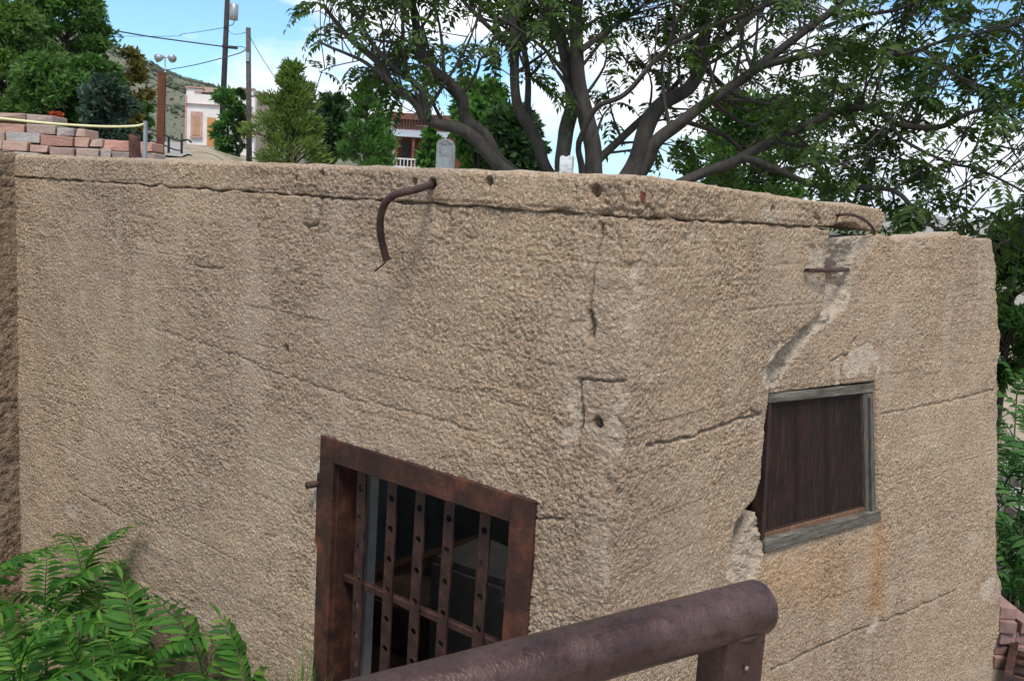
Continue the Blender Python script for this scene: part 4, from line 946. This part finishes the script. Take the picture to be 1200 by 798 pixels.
def ground_at(px, py, z=0.0):
    r_ = ray(px, py); t_ = (z - EYE) / r_[2]; return np.array([r_[0] * t_, r_[1] * t_, z])
# ------------------------------------------------------------------ background left: block wall, rope, posts
SAND = None
k = NT('sandstone')
rn = k.objrand(); sc1 = k.ramp(rn, [(0, (.34, .185, .14)), (.35, (.40, .25, .19)), (.6, (.36, .27, .225)), (.8, (.31, .285, .27)), (1, (.42, .20, .15))])
sc1 = k.mix(.5, sc1, k.ramp(k.noise(14, 6, .7, stretch=(1, 1, 3)), [(.3, .28), (.7, .68)]), 'OVERLAY')
SAND = k.done(sc1, .95, k.bump(k.noise(30, 6, .7), .7, .03))
wallA = at(60, 182, 11.2); bw = tag(empty('stone_wall', (wallA[0], wallA[1], gz(wallA[0], wallA[1]))), 'low retaining wall of pink and grey sandstone blocks under the trees', 'stone wall')
winv = Matrix.Translation((-wallA[0], -wallA[1], -gz(wallA[0], wallA[1])))
rows = [[(-40, 28, 142, 154), (30, 65, 145, 157), (66, 87, 149, 160), (88, 101, 150, 161)],
        [(-34, 5, 152, 164), (7, 46, 154, 166), (47, 85, 158, 171), (87, 104, 161, 173), (105, 120, 162, 173), (121, 151, 164, 177)],
        [(-30, 2, 163, 175), (3, 31, 165, 177), (32, 56, 168, 179), (58, 87, 171, 183), (88, 115, 173, 186), (116, 130, 174, 187), (131, 153, 177, 188), (163, 178, 166, 178), (164, 182, 179, 190)],
        [(-40, 15, 176, 190), (16, 45, 178, 192), (46, 80, 181, 194), (81, 112, 185, 197), (113, 150, 188, 199)],
        [(-20, 30, 130, 141), (30, 62, 134, 144)]]
for ri, row in enumerate(rows):
    for bi, (x0, x1, y0, y1) in enumerate(row):
        Yd = 11.2 + (.45 if ri == 4 else .10 * (3 - ri) * (ri < 4)); skew = .045
        P = [at(x0 + .5, y1 - .5 - (0), Yd), at(x1 - .5, y1 - .5 + (x1 - x0) * skew, Yd), at(x1 - .5, y0 + .5 + (x1 - x0) * skew, Yd), at(x0 + .5, y0 + .5, Yd)]
        rj = np.random.default_rng(ri * 50 + bi); dpt = np.array([0, .38, 0]); P = [p + np.array([rj.normal(0, .006), rj.normal(0, .015), rj.normal(0, .006)]) for p in P]
        m = MB().add(P + [p + dpt for p in P], [(0, 1, 2, 3), (7, 6, 5, 4), (0, 4, 5, 1), (1, 5, 6, 2), (2, 6, 7, 3), (3, 7, 4, 0)])
        o = m.build('stone', SAND, bw, bevel=.012); o.matrix_parent_inverse = winv
METAL = mat_plain('galvanised', (.30, .31, .32), .45, .2, 12, .1, .6)
def pole(name, label, cat, px0, py0, px1, py1, Y, r0, r1, mat, n=12, group=None, below=.4):
    a = at(px0, py0, Y); b = at(px1, py1, Y); zb = gz(a[0], a[1]); d = (b - a) / np.linalg.norm(b - a)
    a2 = a - d * ((a[2] - zb) / d[2] + .1) if a[2] > zb else a
    o = MB().tube([a2 - np.array([a2[0], a2[1], zb]), b - np.array([a2[0], a2[1], zb])], [r0, r1], n).mesh(name)
    return o, a2, b, zb
me, a2, b2, zb = pole('rope_post', '', '', 170, 181, 170.5, 142, 10.4, .022, .022, METAL)
o = link('rope_post', me, METAL); o.location = (a2[0], a2[1], zb); tag(o, 'short grey metal post holding the pale yellow rope', 'post')
rope = smooth_path([at(-160, 125, 10.3), at(-60, 133, 10.3), at(0, 139, 10.4), at(60, 145, 10.4), at(120, 148.5, 10.4), at(158, 148, 10.4), at(170, 145, 10.4)], 6)
tag(MB().tube(rope, .013, 8).build('rope', mat_plain('rope_yellow', (.62, .58, .33), .8, .1, 40, .3), None, True), 'pale yellow rope strung in front of the block wall', 'rope')
me, a3, b3, zb3 = pole('rope_post', '', '', -160, 175, -160, 122, 10.3, .022, .022, METAL); o = link('rope_post', me, METAL); o.location = (a3[0], a3[1], zb3); tag(o, 'grey metal post at the far end of the pale yellow rope', 'post')
# rusty steel column
a = at(187.5, 181, 12.4); b = at(190, 85, 12.4); zb = gz(a[0], a[1]); root = tag(empty('steel_column', (a[0], a[1], zb)), 'tall square rusty steel column standing beside the path', 'column')
d = (b - a); d /= np.linalg.norm(d); a -= d * ((a[2] - zb) / d[2] + .05); o0 = np.array([a[0], a[1], zb])
hx_ = np.array([.97, .24, 0]); hy_ = np.array([-.24, .97, 0]); Lc = np.linalg.norm(b - a)
MB().box(a - o0, hx_, hy_, d, (-.046, .046), (-.046, -.036), (0, Lc)).build('flange', RUST_POST, root, bevel=.002, seg=1)
MB().box(a - o0, hx_, hy_, d, (-.046, .046), (.036, .046), (0, Lc)).build('flange', RUST_POST, root, bevel=.002, seg=1)
MB().box(a - o0, hx_, hy_, d, (-.04, .005), (-.0355, .0355), (0, Lc - .002)).build('web', RUST_POST, root)
# rusted stump of iron
a = at(158, 182, 10.6); zb = gz(a[0], a[1]); top = at(158, 159, 10.6); Hs = top[2] - zb; V = []; N = 22; K = 12
for i in range(K + 1):
    f = i / K
    for q in range(N):
        th = 2 * pi * q / N; rr = .062 * (1.08 - .2 * f) * (1 + .22 * float(fbm(np.array(cos(th) * 1.5 + f * 2), np.array(sin(th) * 1.5 + f * 3), 6, 3))); V.append((rr * cos(th), rr * sin(th), Hs * f + (.05 * float(gnoise(np.array(cos(th) * 2.), np.array(sin(th) * 2.), 3)) if i == K else 0)))
F = [(i * N + q, i * N + (q + 1) % N, (i + 1) * N + (q + 1) % N, (i + 1) * N + q) for i in range(K) for q in range(N)] + [tuple(K * N + q for q in range(N))]
o = MB().add(V, F).build('iron_stump', mat_rust('stump_rust', (.04, .016, .014), (.09, .035, .028), (.16, .07, .05), 9, (.8, .95), 0, .8), None, True); o.location = (a[0], a[1], zb); tag(o, 'stubby rough rust-brown stump between the block wall and the rope post', 'stump')

# iron railing by the path
IRON = mat_plain('black_iron', (.03, .03, .032), .6, .2, 20, .1)
ra = at(213, 178, 16); rz = gz(ra[0], ra[1]); root = tag(empty('path_railing', (ra[0], ra[1], rz)), 'low black iron railing along the path to the pale building', 'railing'); o0 = np.array([ra[0], ra[1], rz])
pts = [at(172, 150, 13.5), at(190, 157, 14.5), at(205, 164, 15.5), at(213, 165, 16), at(220, 164, 16), at(224, 167, 16.1)]
MB().tube([p - o0 for p in smooth_path(pts, 4)], .016, 6).build('top_rail', IRON, root, True)
MB().tube([p - o0 - Z * .16 for p in smooth_path(pts[:4], 4)], .012, 6).build('lower_rail', IRON, root, True)
for p in (pts[0], pts[3], (pts[1] + pts[2]) / 2): MB().tube([np.array([p[0], p[1], gz(p[0], p[1]) - .05]) - o0, p - o0 + Z * (.12 if p is pts[3] else 0)], .02, 8).build('rail_post', IRON, root, True)

# utility poles, transformer, wires, floodlight
POLE = mat_bark('pole_wood', (.02, .017, .017), (.045, .038, .036)); POLEG = mat_bark('pole_wood_grey', (.04, .034, .032), (.09, .078, .072))
a = at(261, 130, 52); b = at(267.5, -25, 52); zb = gz(a[0], a[1]); d = (b - a) / np.linalg.norm(b - a); a = a - d * ((a[2] - zb) / d[2] + .2); o0 = np.array([a[0], a[1], zb])
up1 = tag(empty('utility_pole', tuple(o0)), 'tall dark utility pole with a grey transformer', 'utility pole')
MB().tube([a - o0, b - o0], [.17, .13], 12).build('shaft', POLE, up1, True)
tr = at(273.5, 24, 51.8); tt = at(274.5, 5, 51.8); MB().tube([tr - o0, tr + (tt - tr) * .04 - o0, tt - (tt - tr) * .06 - o0, tt - o0], [.20, .235, .235, .18], 20).build('transformer', METAL, up1, True)
MB().tube([at(267, 14, 52) - o0, at(273, 14, 51.9) - o0], .05, 6).build('bracket', IRON, up1)
MB().tube(smooth_path([at(275, 24, 51.6) - o0, at(273, 29, 51.7) - o0, at(267, 31, 51.8) - o0, at(262, 33, 51.9) - o0]), .022, 5).build('cable', IRON, up1, True)
MB().box(at(262, 55, 52) - o0, np.array([1., 0, -.03]), np.array([0, 1., 0]), Z, (-.05, .72), (-.16, .16), (-.06, .06)).build('cross_arm', POLE, up1)
a = at(292.5, 182, 40); b = at(291, 33, 40); zb = gz(a[0], a[1]); a[2] = zb - .2; o0 = np.array([a[0], a[1], zb])
up2 = tag(empty('utility_pole', tuple(o0)), 'slender grey wooden pole in front of the pale building, next to the conifer', 'utility pole')
MB().tube([a - o0, b - o0], [.125, .10], 12).build('shaft', POLEG, up2, True)
MB().box(at(290, 72, 39.85) - o0, np.array([1., 0, 0]), np.array([0, 1., 0]), Z, (-.06, .06), (0, .1), (0, .35)).build('meter_box', METAL, up2)
def wire(label, P, rr): tag(MB().tube(smooth_path(P, 6), rr, 5).build('wire', IRON, None, True), label, 'wire')
wire('thick dark wire from the tall utility pole to the dense green tree', [at(-150, 8, 40), at(105, 33, 46), at(180, 44, 49), at(262, 55, 52)], .035)
wire('thin upper wire running left from the tall utility pole', [at(-100, 40, 90), at(170, 43, 70), at(215, 40, 60), at(262, 33, 52)], .018)
wire('lower sagging wire from the slender pole past the floodlight', [at(100, 86, 70), at(160, 86, 60), at(215, 79, 50), at(262, 68, 44), at(286, 60, 41), at(291, 50, 40)], .024)
wire('short slack wire between the two poles', [at(266, 33, 52), at(272, 40, 50), at(282, 40, 45), at(291, 37, 40)], .014)
wire('thin wire dropping from the slender pole behind the conifer', [at(291, 40, 40), at(305, 65, 39), at(325, 96, 37), at(345, 130, 33)], .014)
wire('wire joining the dark cross arm to the slender pole', [at(275, 55, 51.9), at(283, 55, 48), at(288, 57, 44), at(291.5, 62, 40)], .02)
a = at(194, 150, 85); b = at(193.5, 67, 85); zb = gz(a[0], a[1]); a[2] = zb; o0 = np.array([a[0], a[1], zb])
fl = tag(empty('floodlight_pole', tuple(o0)), 'thin pole with two floodlight heads in front of the hill', 'floodlight')
MB().tube([a - o0, b - o0], [.10, .07], 8).build('shaft', METAL, fl, True)
MB().tube([at(189, 67, 85) - o0, at(199, 67.5, 85) - o0], .06, 6).build('arm', METAL, fl, True)
for px, s_ in ((189, -1), (200, 1)):
    c = at(px, 67.5, 84.8) - o0; dx = np.array([s_ * .55, -.6, -.3]); MB().tube([c - dx * .3, c + dx * .1, c + dx * .55], [.10, .30, .36], 12).build('lamp_head', METAL, fl, True)

# ------------------------------------------------------------------ buildings behind
WHITE = mat_plain('old_white_paint', (.60, .56, .53), .9, .12, .6, .2); PINKT = mat_plain('faded_red_trim', (.42, .25, .21), .9, .2, 1.5, .2)
TAN = mat_plain('tan_plaster', (.36, .29, .215), .9, .15, .5, .3); BOARD = mat_plain('window_board', (.36, .21, .13), .9, .2, 1.5, .2); ORDOOR = mat_plain('orange_door', (.42, .19, .07), .8, .2, 1, .2)
YB = 95.; a = at(217, 182, YB); zb = gz(a[0], a[1]) - .3; o0 = np.array([a[0], a[1], zb])
pb = tag(empty('mission_building', tuple(o0)), 'pale plaster building with stepped parapet, boarded window and orange door', 'building')
mp = YB / FPX
def bl(px, py): p = at(px, py, YB) - o0; return p[0], p[2]
def bbox(name, mat, x0, x1, y0, y1, d0, d1, par=None):
    xa, zt = bl((x0), y0); xb, zbm = bl(x1, y1); _, zt2 = bl(x1, y0)
    return MB().box((0, 0, 0), (1, 0, 0), (0, 1, 0), (0, 0, 1), (xa, xb), (d0, d1), (zbm, (zt + zt2) / 2)).build(name, mat, par or pb)
bbox('facade', WHITE, 218, 297, 112, 200, 0, .6)
bbox('parapet_pier', WHITE, 218.5, 236, 104, 112, .02, .58); bbox('pier_cap', PINKT, 217.5, 237, 102, 104, -.15, .7)
bbox('parapet_pier', WHITE, 281, 296.5, 105, 112, .02, .58); bbox('pier_cap', PINKT, 280, 297.5, 103.2, 105.2, -.15, .7)
bbox('parapet_cap', PINKT, 228, 281, 108.5, 111, -.12, .7)
bbox('cornice', PINKT, 218, 297, 124, 126, -.25, -.003)
for x0 in (224, 284):
    w_ = bbox('window', PINKT, x0, x0 + 13, 131, 162, -.12, -.004); o = bbox('window_board', BOARD, x0 + 2.5, x0 + 10.5, 136, 159.5, -.16, -.125); o.parent = w_
    o = bbox('sill', PINKT, x0 - 1, x0 + 14, 160.5, 162.5, -.25, -.124); o.parent = w_
bbox('door', ORDOOR, 243, 252, 138, 178, -.05, -.002)
bbox('corner_strip', PINKT, 217.2, 218.6, 112, 180, -.05, .3)
x0_, z0_ = bl(297, 107); x1_, z1_ = bl(200, 200)
sv = []
for (px, py, Yq) in [(297, 106, 95.7), (305, 107, 99), (305, 111, 99), (312, 112, 103), (312, 108, 103), (330, 116, 112), (382, 136, 150)]:
    sv.append(at(px, py, Yq) - o0)
m = MB(); n = len(sv); inn = np.array([-5., 0, 0])
top_ = sv; bot_ = [np.array([p[0], p[1], -1.]) for p in sv]; V = top_ + bot_ + [p + inn for p in top_] + [p + inn for p in bot_]
F = []
for i in range(n - 1): F += [(i, i + 1, n + i + 1, n + i), (2 * n + i, 3 * n + i, 3 * n + i + 1, 2 * n + i + 1), (i, 2 * n + i, 2 * n + i + 1, i + 1)]
F += [(0, n, 3 * n, 2 * n), (n - 1, 3 * n - 1, 4 * n - 1, 2 * n - 1)]
m.add(V, F).build('side_wall', TAN, pb)
for i in range(3):
    p = sv[0] * (1 - (.25 + .18 * i)) + sv[-1] * (.25 + .18 * i); MB().box((p[0] + .05, p[1], 3.0), (.8, .6, 0), (.6, -.8, 0), (0, 0, 1), (-.5, .5), (-.1, .1), (-1, 1)).build('window', BOARD, pb)
# brown shack with tin awning
YS = 44.; a = at(460, 192, YS); zb = gz(a[0], a[1]) - .2; o0 = np.array([a[0], a[1], zb]); sh = tag(empty('shack', tuple(o0)), 'brown boarded shack with pale tin porch roof and white railing', 'shack')
SHB = mat_wood('shack_board', (.07, .032, .022), (.14, .062, .044), (.20, .11, .085), (6, 6, .6)); TIN = mat_plain('tin_roof', (.46, .50, .55), .4, .12, .8, .1, .4); REDB = mat_plain('red_brick', (.14, .045, .03), .9, .25, 3, .3)
def sbox(name, mat, x0, x1, y0, y1, d0, d1):
    p = at(x0, y1, YS) - o0; q = at(x1, y0, YS) - o0; return MB().box((0, 0, 0), (1, 0, 0), (0, 1, 0), (0, 0, 1), (p[0], q[0]), (d0, d1), (min(p[2], q[2]), max(p[2], q[2]))).build(name, mat, sh)
sbox('wall', REDB, 462, 560, 152, 200, 0, 5)
for i in range(24): sbox('upper_board', SHB, 462 + i * 3.3, 465 + i * 3.3, 139 + i * .12, 154, -.06 - .01 * (i % 2), -.005)
sbox('eave', SHB, 460, 545, 137.5, 139.5, -.3, 3.0)
p = at(459, 151, YS) - o0; q = at(528, 152, YS) - o0
aw = MB(); x_0, x_1 = p[0], q[0]; zz1 = p[2] + .0; zz0 = zz1 - .42; N = 60; V = []
for i in range(N + 1):
    x_ = x_0 + (x_1 - x_0) * i / N; c_ = .018 * sin(i * pi / 1.5); V += [(x_, -.02, zz1 + c_), (x_, -2.2, zz0 + c_), (x_, -2.2, zz0 - .04 + c_), (x_, -.02, zz1 - .04 + c_)]
aw.add(V, [(i * 4 + k_, i * 4 + (k_ + 1) % 4, i * 4 + 4 + (k_ + 1) % 4, i * 4 + 4 + k_) for i in range(N) for k_ in range(4)]).build('porch_roof', TIN, sh)
for px in (465, 485, 505, 526): 
    p = at(px, 163, YS - 2) - o0; MB().box((p[0], -2.05, 0), (1, 0, 0), (0, 1, 0), (0, 0, 1), (-.05, .05), (-.05, .05), (-.1, zz0 + .02)).build('porch_post', SHB, sh)
WRAIL = mat_plain('white_rail', (.55, .53, .50), .8, .1, 5, .1)
for zr in (.95, .55): 
    p = at(457, 184, YS - 2.1) - o0; q = at(512, 184, YS - 2.1) - o0; MB().box((0, -2.15, p[2] - .05 + (.0 if zr > .9 else -.35)), (1, 0, 0), (0, 1, 0), (0, 0, 1), (p[0], q[0]), (-.03, .03), (-.03, .03)).build('rail', WRAIL, sh)
for px in np.linspace(457, 512, 14): 
    p = at(px, 184, YS - 2.1) - o0; MB().box((p[0], -2.15, p[2] - .05), (1, 0, 0), (0, 1, 0), (0, 0, 1), (-.02, .02), (-.02, .02), (-.9, -.031)).build('baluster', WRAIL, sh)
sbox('door', IRON, 470, 480, 166, 195, -.08, -.004)
# salmon roofed house
YH = 42.; a = at(604, 192, YH); zb = gz(a[0], a[1]) - .3; o0 = np.array([a[0], a[1], zb]); hs = tag(empty('house', tuple(o0)), 'small house with a salmon roof half hidden behind dark foliage', 'house')
p = at(585, 172, YH) - o0; q = at(612, 160, YH) - o0; xw = (p[0], q[0] + .3)
MB().box((0, 0, 0), (1, 0, 0), (0, 1, 0), (0, 0, 1), xw, (0, 4), (-.2, p[2])).build('wall', PINKT, hs)
RF_ = mat_plain('salmon_roof', (.42, .21, .14), .9, .15, 3, .3)
e0_, e1_ = xw[0] - .3, xw[1] + .3; zr0 = p[2] + .002; zr1 = q[2] + .2
MB().add([(e0_, -.3, zr0), (e1_, -.3, zr0), (e1_, 4.3, zr0), (e0_, 4.3, zr0), (e0_, 2, zr1), (e1_, 2, zr1)], [(0, 1, 5, 4), (2, 3, 4, 5), (1, 2, 5), (3, 0, 4), (3, 2, 1, 0)]).build('roof', RF_, hs)
MB().box((0, 0, 0), (1, 0, 0), (0, 1, 0), (0, 0, 1), (.2, .9), (-.05, -.003), (p[2] - 1.3, p[2] - .3)).build('window', IRON, hs)

# white weathered slabs standing behind the roof
k = NT('white_slab'); wc = k.ramp(k.noise(7, 6, .7, 1.2), [(.30, (.16, .15, .145)), (.40, (.58, .58, .58)), (.6, (.78, .79, .80))]); WS = k.done(wc, .85, k.bump(k.noise(12, 5), .5, .02))  # grey streaks put the shadow of the carving into the stone colour
def white_slab(label, quad, Y, seed):
    P = [at(a_, b_, Y) for a_, b_ in quad]; zb = gz(P[0][0], P[0][1]); o0 = np.array([P[0][0], P[0][1], zb]); rr = np.random.default_rng(seed)
    P[0][2] = zb - .05; P[-1][2] = zb - .05; pl = [p - o0 for p in P]; n = len(pl); V = pl + [p + np.array([.02, .07, 0]) for p in pl]
    F = [tuple(range(n)), tuple(range(n, 2 * n))[::-1]] + [(i, n + i, n + (i + 1) % n, (i + 1) % n) for i in range(n)]
    m = MB().add(V, F); o = m.build('white_slab', WS, None, bevel=.008); o.location = tuple(o0); tag(o, label, 'slab')
white_slab('tall white weathered slab with a rounded top standing beside the shack', [(511, 190), (511.5, 168), (514, 164.5), (519, 163), (525, 163.5), (529, 166), (531, 172), (531, 191)], 9.8, 1)
white_slab('small white broken slab at the foot of the straight stems', [(656, 197), (656, 184), (659, 182), (663, 184.5), (667, 182), (671, 182.5), (672, 198)], 8.0, 2)

# bricks and a rusty grating on the ground past the broken wall end
BR = mat_plain('pink_brick', (.26, .155, .135), .9, .25, 8, .5, rnd=.2)
p = ground_at(1178, 770, .05)
for i in range(9):
    z_ = gz(p[0], p[1]) + .04 + .085 * (i // 2); xx = p[0] - .06 + .13 * (i % 2); nz = .0
    o = MB().box((0, 0, 0), (1, 0, 0), (0, 1, 0), (0, 0, 1), (-.055, .055), (-.11, .11), (-.04, .04)).build('brick', BR, bevel=.006); o.location = (xx, p[1] + .02 * ((i * 7) % 3), z_); o.rotation_euler.z = .1 * ((i * 5) % 3) - .1
    tag(o, 'pink brick in the small stack at the foot of the broken wall end', 'brick', 'pink bricks by the broken wall end')
gA_ = ground_at(1166, 850); gB_ = ground_at(1192, 720); z1g = gz(gB_[0], gB_[1]); 
root = tag(empty('iron_ladder', (gA_[0], gA_[1], z1g)), 'rusty iron ladder track lying past the broken wall end', 'ladder'); o0 = np.array([gA_[0], gA_[1], z1g])
A = np.array([gA_[0], gA_[1], z1g + .12]); B = np.array([gB_[0], gB_[1], z1g + .16]); d = B - A; A = A - d * .2; B = B + d * .05; L = np.linalg.norm(B - A); d = (B - A) / L; sd = np.cross(d, Z); sd /= np.linalg.norm(sd); up = np.cross(sd, d)
if sd[0] < 0: sd = -sd
for off in (0, .42): MB().box(A - o0, d, sd, up, (0, L), (off, off + .05), (-.14, .07)).build('rail', RUST_DOOR, root, bevel=.005)
for i in range(int(L / .14)): MB().box(A - o0, d, sd, up, (.05 + i * .14, .12 + i * .14), (.051, .419), (.01, .035)).build('rung', RUST_BAR, root, bevel=.003)

# ------------------------------------------------------------------ air over the valley
hz = bpy.data.materials.new('valley_haze'); hz.use_nodes = True; hn = hz.node_tree.nodes; hn.remove(hn['Principled BSDF'])
pv = hn.new('ShaderNodeVolumePrincipled'); pv.inputs['Color'].default_value = (.62, .76, 1, 1); pv.inputs['Density'].default_value = 5e-5; pv.inputs['Anisotropy'].default_value = .2
hz.node_tree.links.new(pv.outputs[0], hn['Material Output'].inputs['Volume'])
tag(MB().box((0, 0, 0), (1, 0, 0), (0, 1, 0), (0, 0, 1), (-14000, 14000), (-700, 14000), (-330, 420)).build('haze', hz), 'pale blue haze over the far valley', 'haze', kind='stuff')
